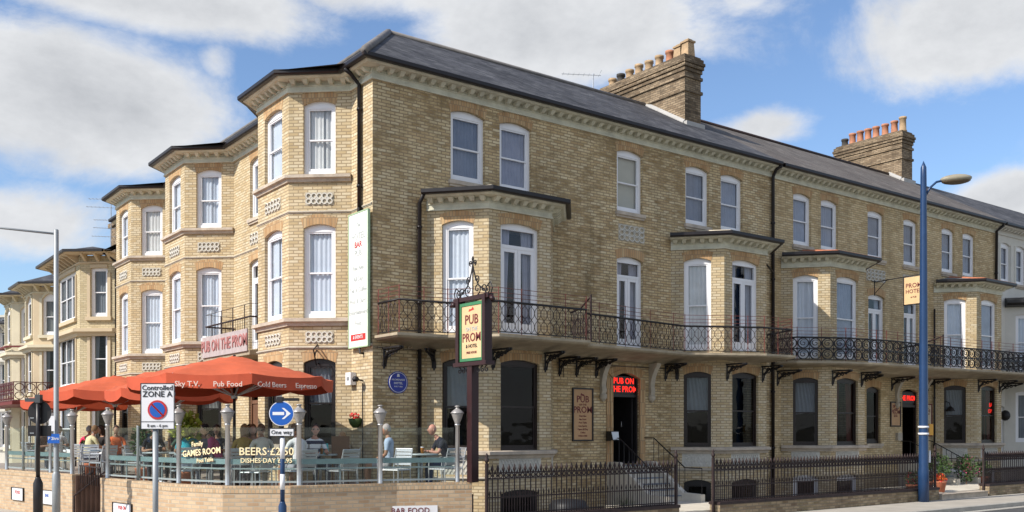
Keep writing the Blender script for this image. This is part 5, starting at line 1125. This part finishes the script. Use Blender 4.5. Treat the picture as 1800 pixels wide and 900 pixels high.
# ------------------------------------------------------------------ plants
def leaves(name, m_, c, rad, n, sz, parent, up=.3, hz=None):
    B = MB()
    for i in range(n):
        d = Vector((random.gauss(0, 1), random.gauss(0, 1), random.gauss(0, 1))).normalized()*(random.random()**.45); p = Vector(c)+Vector((d.x*rad, d.y*rad, d.z*(hz or rad)))
        q = (d+Vector((random.uniform(-.6, .6), random.uniform(-.6, .6), up+random.uniform(-.5, .5)))).normalized(); s_ = q.orthogonal().normalized()*sz*.35; s_ = Matrix.Rotation(random.random()*6.28, 3, q) @ s_; L_ = sz*random.uniform(.6, 1.3)
        B.face([p-q*L_*.5, p+s_, p+q*L_*.5, p-s_])
    return B.build(name, m_, parent)
def plant(loc, label, m_=GRN, rad=.3, h=.7, n=260, sz=.09, fl=None, nm='potted_plant', pot=TERRA, cat='plant'):
    t = empty(nm, loc, label=label, cat=cat); P = MB(); P.lathe([(.13, 0), (.18, .28), (.20, .30), (.20, .33), (.15, .33)], n=12); P.build('pot', pot, t)
    P = MB(); P.tube([(0, 0, .3), (.02, .01, h*.6), (0, 0, h)], .018, 5); P.build('stem', WOODM, t)
    leaves('foliage', m_, (0, 0, h), rad, n, sz, t, hz=rad*1.2)
    if fl: leaves('flowers', fl, (0, 0, h), rad*1.05, 70, .07, t)
    return t
plant((-3.75, 1.65, TF), 'yellow green plant standing on the terrace left of the largest parasol pole', GRNY, .34, 1.3, 300, .16)
plant((-3.9, 4.4, TF), 'dark green bush in a pot behind the man in the black shirt', GRN, .32, 1.0, 320, .11)
plant((-4.1, 8.6, TF), 'green shrub in a pot behind the zone sign', GRN, .26, .8, 240, .10)
plant((17.2, -3.7, .19), 'tall potted shrub just inside the hotel entrance gap', GRN, .26, .95, 300, .08)
plant((16.75, -3.5, .1), 'potted red flowers right of the navy lamp post', GRN, .24, .5, 160, .07, REDF)
plant((17.6, -3.9, .19), 'small tub of orange and red flowers at the hotel entrance', REDF, .2, .38, 130, .07, mat('orange_flower', (.65, .2, .03), .7))
plant((22.4, -2.2, -.2), 'shrub with pink flowers behind the long railing near the hotel door', GRN, .42, .95, 600, .09, PINKF, nm='flowering_shrub')
plant((20.9, -2.0, -.2), 'dark bush behind the long railing under the hotel poster', GRN, .45, 1.0, 650, .09, None, nm='flowering_shrub')
plant((23.6, -2.2, .1), 'dark green bush beside the hotel handrail', GRN, .28, .6, 260, .09)
for (x, z, lb_) in ((2.5, .42, 'white bucket'), ):
    pass
t = empty('grass_tuft', (4.9, -3.2, -.6), label='tuft of green weeds growing in the basement area behind the first railing', cat='weeds'); B = MB()
for i in range(140): a = random.random()*6.28; r_ = random.random()*.3; b0 = Vector((r_*math.cos(a), r_*math.sin(a), 0)); tp = b0+Vector((random.uniform(-.2, .2), random.uniform(-.2, .2), random.uniform(.7, 1.35))); B.face([b0-Vector((.015, 0, 0)), b0+Vector((.015, 0, 0)), tp])
B.build('blades', GRN, t)
t = empty('covered_barrel', (4.3, -1.9, -.98), label='dark covered barrel in the basement area left of the pub steps', cat='barrel'); B = MB(); B.lathe([(.42, 0), (.5, .5), (.48, 1.25), (.40, 1.38), (.1, 1.42)], n=16); B.build('drum', mat('black_plastic', (.02, .022, .026), .5), t)

# ------------------------------------------------------------------ terrace furniture
def chair():
    t = empty('bistro_chair', label='silver chair', cat='chair')
    F = MB(); r = .013
    for sx in (-.21, .21):
        F.tube([(sx, -.24, 0), (sx, -.22, .44), (sx, -.26, .66), (sx*.96, -.31, .86)], r, 5)
        F.tube([(sx, .22, 0), (sx, .21, .62), (sx, .15, .66), (sx, -.24, .66)], r, 5); F.tube([(sx, -.22, .43), (sx, .2, .43)], r, 5)
    F.tube([(-.21, -.31, .86), (.21, -.31, .86)], r, 5); F.tube([(-.21, .2, .43), (.21, .2, .43)], r, 5); F.build('frame', ALU, t)
    S = MB(); [S.box(-.20, .20, -.2+i*.07, -.145+i*.07, .44, .455) for i in range(6)]; S.build('seat', ALU, t)
    B = MB()
    for i in range(5): z = .52+i*.07; y = -.25-(z-.5)*.16; B.hexa([(-.20, y-.012, z), (.20, y-.012, z), (.20, y, z), (-.20, y, z), (-.20, y-.02, z+.055), (.20, y-.02, z+.055), (.20, y-.008, z+.055), (-.20, y-.008, z+.055)])
    B.build('backrest', ALU, t); return t
def table():
    t = empty('bistro_table', label='grey table', cat='table')
    B = MB(); B.lathe([(.36, .71), (.365, .72), (.365, .74), (.35, .745)], n=20); B.build('table_top', STEELW, t)
    B = MB(); B.tube([(0, 0, .03), (0, 0, .71)], .03, 8); 
    for k in range(4): a = k*math.pi/2+.4; B.tube([(0, 0, .08), (.32*math.cos(a), .32*math.sin(a), .015)], .02, 5)
    B.build('pedestal', ALU, t); return t
CH0 = chair(); TB0 = table(); used = {'c': 0, 't': 0}
def place(o0, key, loc, rz, label, group):
    if used[key] == 0: used[key] = 1; o0.location = loc; o0.rotation_euler = (0, 0, rz); o = o0
    else: o = copy_tree(o0, loc=loc, rz=rz)
    return tag(o, label, None, group)

# ------------------------------------------------------------------ people
def skin_mesh(verts, edges, rad, sub=2):
    bm = bmesh.new(); ly = bm.verts.layers.skin.verify(); V = [bm.verts.new(v) for v in verts]
    for a, b in edges: bm.edges.new((V[a], V[b]))
    for i, v in enumerate(V): r = rad[i]; v[ly].radius = r if isinstance(r, tuple) else (r, r); v[ly].use_root = (i == 0)
    me = bpy.data.meshes.new('sk'); bm.to_mesh(me); bm.free(); o = bpy.data.objects.new('sk', me); col.objects.link(o)
    m1 = o.modifiers.new('s', 'SKIN'); m1.use_smooth_shade = True; m2 = o.modifiers.new('u', 'SUBSURF'); m2.levels = sub; m2.render_levels = sub
    dg = bpy.context.evaluated_depsgraph_get(); dg.update(); res = bpy.data.meshes.new_from_object(o.evaluated_get(dg)); bpy.data.objects.remove(o); return res
SKINM = {k: mat('skin_'+k, c, .55, var=.08, scale=6) for k, c in {'light': (.44, .25, .17), 'tan': (.34, .18, .11), 'pink': (.46, .225, .16)}.items()}
_mc = {}
def cloth(c):
    if c not in _mc: _mc[c] = mat('cloth_%d' % len(_mc), tuple(x*.85 for x in c), .9, var=.12, scale=7, bump=.3, bscale=20)
    return _mc[c]
def stripes():
    m, t, b = newmat('navy_white_striped_cloth'); tc = t.nodes.new('ShaderNodeTexCoord'); wv = t.nodes.new('ShaderNodeTexWave'); wv.bands_direction = 'Z'; wv.inputs['Scale'].default_value = 1.9; wv.inputs['Distortion'].default_value = .6; t.links.new(tc.outputs['Object'], wv.inputs[0])
    r = t.nodes.new('ShaderNodeValToRGB'); r.color_ramp.interpolation = 'CONSTANT'; r.color_ramp.elements[0].color = (.025, .03, .07, 1); r.color_ramp.elements[1].position = .42; r.color_ramp.elements[1].color = (.75, .75, .77, 1); t.links.new(wv.outputs['Fac'], r.inputs[0]); t.links.new(r.outputs[0], b.inputs['Base Color']); b.inputs['Roughness'].default_value = .9; return m
STRIPE = stripes()
def person(label, loc, head, shirt, trous, skin='light', hairc=(.08, .05, .03), hair='short', lean=.12, look=0., arms='table', s=1., shorts=False, extra=(), group='people sitting on the pub terrace'):
    t = empty('person', loc, head, label=label, cat='person', group=group); t.scale = (s, s, s)
    V, E, Rd, T = [], [], [], []
    def J(p, r): V.append(Vector(p)); Rd.append(r); return len(V)-1
    bones = []
    def B_(a, b, tagm): E.append((a, b)); bones.append((a, b, tagm))
    l = lean
    pel = J((0, -.02, .53), (.155, .12)); wa = J((0, l*.25, .70), (.135, .105)); che = J((0, l*.65, .90), (.165, .115)); up = J((0, l*.95, 1.02), (.12, .09)); nk = J((0, l*1.1+.01, 1.09), .052); hd = J((0, l*1.25+.03, 1.16), .058)
    B_(pel, wa, 's'); B_(wa, che, 's'); B_(che, up, 's'); B_(up, nk, 'k'); B_(nk, hd, 'k')
    hands = []
    for sx in (-1, 1):
        sh = J((sx*.175, l*.9, 1.0), .062); B_(up, sh, 's')
        if arms == 'table': el = J((sx*.25, l*.9+.10, .76), .042); wr_ = J((sx*.14, l*.5+.36, .79), .028)
        elif arms == 'lap': el = J((sx*.26, l*.6+.02, .73), .042); wr_ = J((sx*.13, l*.4+.26, .64), .028)
        elif arms == 'drink' and sx > 0: el = J((sx*.25, l*.9+.16, .80), .042); wr_ = J((sx*.12, l*1.1+.30, .97), .028)
        else: el = J((sx*.26, l*.8+.05, .75), .042); wr_ = J((sx*.16, l*.4+.33, .72), .028)
        mid = J((V[sh]*.45+V[el]*.55), .048); B_(sh, mid, 's'); B_(mid, el, 'k'); B_(el, wr_, 'k')
        d = (V[wr_]-V[el]).normalized(); pm = J(V[wr_]+d*.06, (.032, .016)); B_(wr_, pm, 'k'); side = Vector((0, 0, 1)).cross(d).normalized()
        for k, (of, ln) in enumerate(((-.030, .062), (-.010, .072), (.011, .067), (.030, .052))):
            b0 = J(V[pm]+side*of+d*.02, .0095); b1 = J(V[b0]+d*ln*.55, .0085); b2 = J(V[b1]+d*ln*.35+Vector((0, 0, -ln*.45)), .007); B_(pm, b0, 'k'); B_(b0, b1, 'k'); B_(b1, b2, 'k')
        th = J(V[wr_]+d*.03+side*(-.038*sx), .010); t2 = J(V[th]+d*.035+side*(-.012*sx)+Vector((0, 0, -.012)), .008); B_(pm, th, 'k'); B_(th, t2, 'k')
        hip = J((sx*.09, .04, .50), .092); kn = J((sx*.13, .47, .51), .064); sp = J((sx*.115, .30, .505), .078); ca = J((sx*.13, .475, .32), .052); an = J((sx*.13, .47, .10), .038); fo = J((sx*.14, .52, .045), .038); to = J((sx*.15, .63, .035), .030)
        B_(pel, hip, 't'); B_(hip, sp, 't'); B_(sp, kn, 'k' if shorts else 't'); B_(kn, ca, 'k' if shorts else 't'); B_(ca, an, 'k' if shorts else 't'); B_(an, fo, 'b'); B_(fo, to, 'b')
    me = skin_mesh(V, E, Rd, 1); mi = {'s': 0, 't': 1, 'k': 2, 'b': 3}
    me.materials.clear(); bmx = bmesh.new(); bmx.from_mesh(me)
    for f in bmx.faces:
        c = f.calc_center_median(); best = None
        for a, b, tg in bones:
            p, q = V[a], V[b]; u = max(0, min(1, (c-p).dot(q-p)/max(1e-9, (q-p).length_squared))); r_ = Rd[a][0] if isinstance(Rd[a], tuple) else Rd[a]; dd_ = (c-(p+(q-p)*u)).length-r_*.6
            if best is None or dd_ < best[0]: best = (dd_, tg)
        f.material_index = mi[best[1]]; f.smooth = True
    # head
    hc = Vector((0, l*1.35+.045, 1.255)); ca_, sa = math.cos(look), math.sin(look); rot = Matrix.Rotation(look, 3, 'Z')
    nh, kh = 16, 12; ring = []
    for i in range(kh+1):
        th_ = math.pi*i/kh; z = -math.cos(th_)*.122; r_ = math.sin(th_)
        for j in range(nh):
            a = 2*math.pi*j/nh; x = .076*r_*math.cos(a); y = .093*r_*math.sin(a)
            if z < 0: k_ = 1+z*2.6; x *= k_; y = y*(1+z*1.4)+(.008 if y > 0 else .02*(-z/.12))
            if z < .02 and z > -.03 and abs(x) < .02 and y > .05: y += .024*(1-abs(x)/.02)
            if -.008 < z-.01 < .02 and .015 < abs(x) < .045 and y > .04: y -= .007
            ring.append(bmx.verts.new(hc+rot @ Vector((x, y, z))))
    for i in range(kh):
        for j in range(nh):
            try: f = bmx.faces.new((ring[i*nh+j], ring[i*nh+(j+1) % nh], ring[(i+1)*nh+(j+1) % nh], ring[(i+1)*nh+j])); f.material_index = 2; f.smooth = True
            except ValueError: pass
    def blob(c, rx, ry, rz, m):
        r_ = bmesh.ops.create_uvsphere(bmx, u_segments=8, v_segments=6, radius=1, matrix=Matrix.Translation(hc+rot @ Vector(c)) @ rot.to_4x4() @ Matrix.Diagonal((rx, ry, rz, 1)))
        fs = {f for v in r_['verts'] for f in v.link_faces}
        for f in fs: f.material_index = m; f.smooth = True
    for sx in (-1, 1): blob((sx*.030, .078, .010), .012, .008, .007, 4); blob((sx*.077, -.005, -.005), .010, .018, .030, 2)
    blob((0, .083, -.052), .024, .008, .006, 5); blob((0, .098, -.018), .012, .014, .016, 2)
    bmx.to_mesh(me); bmx.free()
    for m_ in (shirt if not isinstance(shirt, tuple) else cloth(shirt), cloth(trous), SKINM[skin], cloth((.04, .03, .03)), BLKT, cloth((.42, .14, .12))): me.materials.append(m_)
    o = bpy.data.objects.new('body', me); col.objects.link(o); o.parent = t
    def cap(name, m_, kx, zcut, back=.0, drop=0., extra_pts=None):
        C = MB(); n2 = 16; rows = 7; vs = []
        for i in range(rows+1):
            for j in range(n2):
                a = 2*math.pi*j/n2; fr = max(0, math.sin(a)); lo = zcut+.055*fr**2 - drop*(1-fr)*(1 if math.sin(a) < .3 else .2)
                z = .135+(lo-.135)*(i/rows)**1.3; zz = max(-.99, min(.99, z/.135)); r_ = math.sqrt(1-zz*zz) if z > 0 else 1-abs(z)*.8
                jit = 1+.04*math.sin(j*2.7+i*1.3); vs.append(hc+rot @ Vector((.086*kx*r_*math.cos(a)*jit, (.102*kx*r_*math.sin(a)-.004)*jit, z)))
        C.raw(vs, [(i*n2+j, i*n2+(j+1) % n2, (i+1)*n2+(j+1) % n2, (i+1)*n2+j) for i in range(rows) for j in range(n2)], 0, True); return C.build(name, m_, t)
    hm = cloth(hairc)
    if hair == 'short': cap('hair', hm, 1., .035, 0, .06)
    elif hair == 'long': cap('hair', hm, 1.08, .035, 0, .20)
    elif hair == 'thin': cap('hair', hm, .97, .0, 0, .03)
    if 'hat' in extra:
        C = MB(); C.lathe([(.13, .045), (.135, .05), (.10, .06), (.095, .13), (.05, .155), (.01, .16)], tuple(hc), 16); C.build('sun_hat', cloth((.70, .66, .56)), t)
    if 'shades' in extra:
        C = MB(); f0 = lambda x, y, z: tuple(hc+rot @ Vector((x, y, z)))
        for sx in (-1, 1): C.hexa([f0(sx*.008, .094, -.008), f0(sx*.055, .080, -.008), f0(sx*.055, .076, -.008), f0(sx*.008, .088, -.008), f0(sx*.008, .098, .024), f0(sx*.055, .084, .024), f0(sx*.055, .078, .024), f0(sx*.008, .090, .024)]); C.tube([f0(sx*.055, .08, .015), f0(sx*.08, .0, .01)], .003, 4)
        C.build('sunglasses', BLKT, t)
    return t
def hd(dx, dy): return math.atan2(dy, dx)-math.pi/2     # heading so that local +Y points along (dx,dy)
people = [
 # label, (x,y), facing, shirt, trousers, skin, hair colour, hair, lean, look, arms, kwargs
 ('bald man in a dark polo shirt leaning forward at the right end of the terrace', (.78, -2.05), (-.95, .25), (.018, .02, .035), (.03, .05, .12), 'pink', (.3, .25, .2), 'none', .26, .0, 'table', {}),
 ('man in a pale blue shirt with grey hair, seated behind the lantern post', (-.55, -1.75), (-.75, .65), (.42, .52, .66), (.35, .35, .36), 'tan', (.40, .38, .35), 'thin', .02, .3, 'lap', {'shorts': True}),
 ('small fair haired child on a slatted chair below the wall basket', (-.95, -.55), (-.8, .5), (.62, .62, .64), (.3, .3, .35), 'light', (.38, .20, .09), 'short', .05, 0, 'table', {'s': .82}),
 ('man in a navy and white striped shirt wearing sunglasses', (-2.0, -1.10), (-.1, -1.), STRIPE, (.10, .10, .12), 'pink', (.06, .045, .04), 'short', .06, -.3, 'table', {'extra': ('shades',)}),
 ('person in a white top seen from behind, right of the one way sign', (-2.6, -1.75), (-.2, 1.), (.72, .72, .72), (.35, .36, .40), 'tan', (.12, .07, .04), 'short', .1, 0, 'table', {'shorts': True}),
 ('person in a cream shirt with brown hair behind the beers lettering', (-2.95, -.75), (.2, .98), (.68, .64, .54), (.3, .28, .22), 'tan', (.14, .08, .05), 'short', .15, 0, 'table', {}),
 ('woman with long brown hair and a grey top behind the beers lettering', (-2.7, .35), (-.5, -.85), (.32, .30, .30), (.05, .05, .06), 'pink', (.20, .10, .04), 'long', .15, .2, 'table', {}),
 ('person in a dark red jacket under the biggest parasol', (-2.35, 1.35), (-.7, -.7), (.22, .03, .05), (.04, .04, .05), 'light', (.10, .05, .03), 'long', .08, 0, 'table', {}),
 ('person in a magenta top leaning left beside the central lantern post', (-3.35, .55), (-.9, .3), (.50, .07, .20), (.05, .05, .07), 'tan', (.02, .015, .015), 'short', .22, 0, 'table', {}),
 ('person in a navy top with dark hair behind the games room lettering', (-2.8, 2.35), (-.4, -.9), (.02, .025, .07), (.04, .04, .06), 'light', (.05, .03, .02), 'long', .1, 0, 'table', {}),
 ('person in a grey top with pale fair hair beside the turquoise shirt', (-3.35, 1.75), (-.3, -1), (.25, .27, .33), (.3, .3, .32), 'light', (.60, .50, .35), 'short', .14, 0, 'table', {}),
 ('woman in a turquoise shirt with blonde hair seen from behind', (-3.75, 1.55), (.3, 1), (.03, .40, .50), (.40, .45, .55), 'light', (.42, .27, .12), 'short', .1, .3, 'table', {}),
 ('man in a black shirt and pale sun hat hunched over his table', (-3.95, 3.55), (-.1, -1), (.015, .015, .018), (.03, .03, .04), 'tan', (.3, .3, .3), 'thin', .28, 0, 'table', {'extra': ('hat',)}),
 ('person in a white and blue top right of the zone sign pole', (-3.75, 5.2), (.4, -.9), (.55, .66, .80), (.2, .2, .25), 'light', (.10, .06, .04), 'short', .15, 0, 'table', {}),
 ('person in a bright orange top between the stair opening and the zone sign', (-3.75, 7.4), (-.2, -1), (.80, .17, .04), (.05, .05, .07), 'tan', (.06, .04, .03), 'short', .1, 0, 'table', {}),
 ('person in a black jacket beside the orange top', (-3.65, 8.7), (-.9, -.2), (.03, .025, .025), (.04, .04, .05), 'tan', (.05, .03, .02), 'long', .1, 0, 'table', {}),
 ('woman in a hot pink top with grey hair seen from behind', (-3.85, 9.9), (.3, 1), (.80, .05, .13), (.2, .2, .2), 'light', (.32, .30, .28), 'short', .12, 0, 'table', {}),
 ('person in a white shirt behind the galvanised column', (-4.2, 12.3), (.4, .9), (.75, .75, .76), (.3, .3, .3), 'tan', (.1, .06, .04), 'short', .2, 0, 'table', {}),
 ('person in a teal top leaning at the far left of the terrace', (-4.6, 13.6), (.8, .3), (.04, .26, .27), (.3, .35, .45), 'light', (.3, .2, .1), 'short', .3, 0, 'table', {}),
 ('person in a mustard top seen from behind, left of the beers lettering', (-3.15, -.15), (.5, .9), (.45, .30, .07), (.1, .1, .12), 'light', (.25, .14, .06), 'long', .12, 0, 'table', {}),
 ('man in a dark green shirt between the sun hat man and the turquoise shirt', (-3.2, 3.4), (-.8, -.5), (.05, .10, .07), (.05, .05, .06), 'tan', (.05, .04, .03), 'short', .1, 0, 'drink', {}),
 ('person in a pale yellow top left of the orange parasol pole behind the zone sign', (-4.3, 8.2), (.9, .3), (.65, .60, .35), (.1, .1, .15), 'light', (.2, .12, .06), 'short', .15, 0, 'table', {}),
 ('person in a brown jacket behind the black sign post at far left', (-4.9, 11.2), (.5, -.8), (.16, .08, .05), (.05, .05, .06), 'tan', (.06, .05, .04), 'short', .12, 0, 'table', {}),
]
clab = ['dark polo man', 'pale blue shirt man', 'small child', 'striped shirt man', 'white top by the one way sign', 'cream shirt', 'long haired woman in grey', 'dark red jacket', 'magenta top', 'navy top', 'grey top', 'turquoise shirt', 'black shirt and sun hat', 'white and blue top', 'orange top', 'black jacket', 'hot pink top', 'white shirt at far left', 'teal top', 'mustard top', 'dark green shirt', 'pale yellow top', 'brown jacket']
for i, (lb_, (x, y), (fx, fy), sh_, tr_, sk_, hc_, hr_, ln_, lk_, ar_, kw) in enumerate(people):
    h_ = hd(fx, fy); sc_ = kw.get('s', 1.)
    person(lb_, (x, y, TF+(.45-.45*sc_ if sc_ < 1 else 0)), h_, sh_, tr_, sk_, hc_, hr_, ln_, lk_, ar_, **kw)
    f = Vector((fx, fy)).normalized(); place(CH0, 'c', (x-f.x*.0, y-f.y*.0, TF), h_, 'silver slatted chair occupied by the person with the '+clab[i] if False else 'silver bistro chair under the '+clab[i], 'silver bistro chairs on the terrace')
tabs = [(.12, -1.95, 'grey bistro table with a pint between the two men at the right end'), (-1.75, -.9, 'grey bistro table between the child and the striped shirt man'), (-2.75, -1.15, 'grey bistro table left of the striped shirt man'), (-2.85, -.1, 'grey bistro table behind the beers lettering'),
        (-3.9, .8, 'grey bistro table left of the magenta top'), (-3.55, 2.3, 'grey bistro table behind the turquoise shirt woman'), (-3.95, 2.95, 'grey bistro table of the sun hat man'), (-3.6, 4.6, 'grey bistro table of the white and blue top'), (-4.35, 6.3, 'round table with nobody beside it, behind the zone sign'), (-3.7, 10.6, 'grey bistro table of the hot pink top'), (-4.0, 13.0, 'grey bistro table at the far left')]
for x, y, lb_ in tabs: place(TB0, 't', (x, y, TF), 0, lb_, 'round bistro tables on the terrace')
for (x, y, rz, lb_) in [(-4.55, 6.9, 2.8, 'empty silver chair left of the zone sign'), (-4.5, 5.75, .4, 'empty silver chair behind the zone sign pole'), (-.75, -2.35, 2.0, 'empty silver chair right of the white slatted one'), (.25, -2.6, .3, 'empty silver chair facing away at the pint table'), (-1.9, -2.2, 0.2, 'empty silver chair in front of the striped shirt man'), (-4.35, -.1, .9, 'empty silver chair behind the games room glass'), (-3.5, -1.7, .6, 'empty silver chair behind the beers glass')]:
    place(CH0, 'c', (x, y, TF), rz, lb_, 'silver bistro chairs on the terrace')
def pint(x, y, label, c=(.45, .16, .02)):
    t = empty('beer_glass', (x, y, TF+.746), label=label, cat='glass'); B = MB(); B.lathe([(.030, .003), (.036, .12), (.037, .125)], n=10); B.build('beer', cloth(c), t); B = MB(); B.lathe([(.037, .125), (.038, .145)], n=10); B.build('foam', SIGNW, t)
pint(.12, -1.98, 'pint of amber beer on the right end table'); pint(-1.8, -1.05, 'beer glass in front of the striped shirt man'); pint(-2.8, -.2, 'beer glass on the table behind the beers lettering'); pint(-3.55, 2.2, 'pint on the table behind the turquoise shirt woman', (.30, .08, .02)); pint(-2.62, -1.2, 'pint on the table left of the striped shirt man'); pint(-3.95, 2.85, 'dark pint in front of the sun hat man', (.03, .015, .01))
for x_, y_, lb_ in ((-1.62, -.78, 'white plate on the striped shirt man table'), (-2.98, -.02, 'white plate behind the beers lettering'), (-4.35, 6.3, 'white plate on the empty table behind the zone sign')):
    t = empty('dinner_plate', (x_, y_, TF+.746), label=lb_, cat='plate'); B = MB(); B.lathe([(.07, 0), (.12, .015), (.13, .022), (.12, .02), (.07, .008)], n=14); B.build('plate_rim', SIGNW, t); B = MB(); B.lathe([(.05, .009), (.04, .03), (.01, .04)], n=8); B.build('food', WOODM, t)
t = empty('menu_card', (-1.65, -.98, TF+.746), .6, label='turquoise menu card standing on the striped shirt man table', cat='menu'); B = MB(); B.hexa([(-.07, -.03, 0), (.07, -.03, 0), (.07, .03, 0), (-.07, .03, 0), (-.07, -.005, .22), (.07, -.005, .22), (.07, .005, .22), (-.07, .005, .22)]); B.build('card', cloth((.10, .55, .58)), t)
t = empty('wooden_board', (-1.35, -1.05, TF), -.4, label='brown menu board standing between the striped shirt man and the child', cat='board'); B = MB(); B.box(-.19, .19, -.02, .02, .55, 1.12); B.build('panel', WOODM, t); B = MB(); [B.box(a, a+.03, -.02, .02, 0, .55) for a in (-.18, .15)]; B.build('legs', WOODM, t)
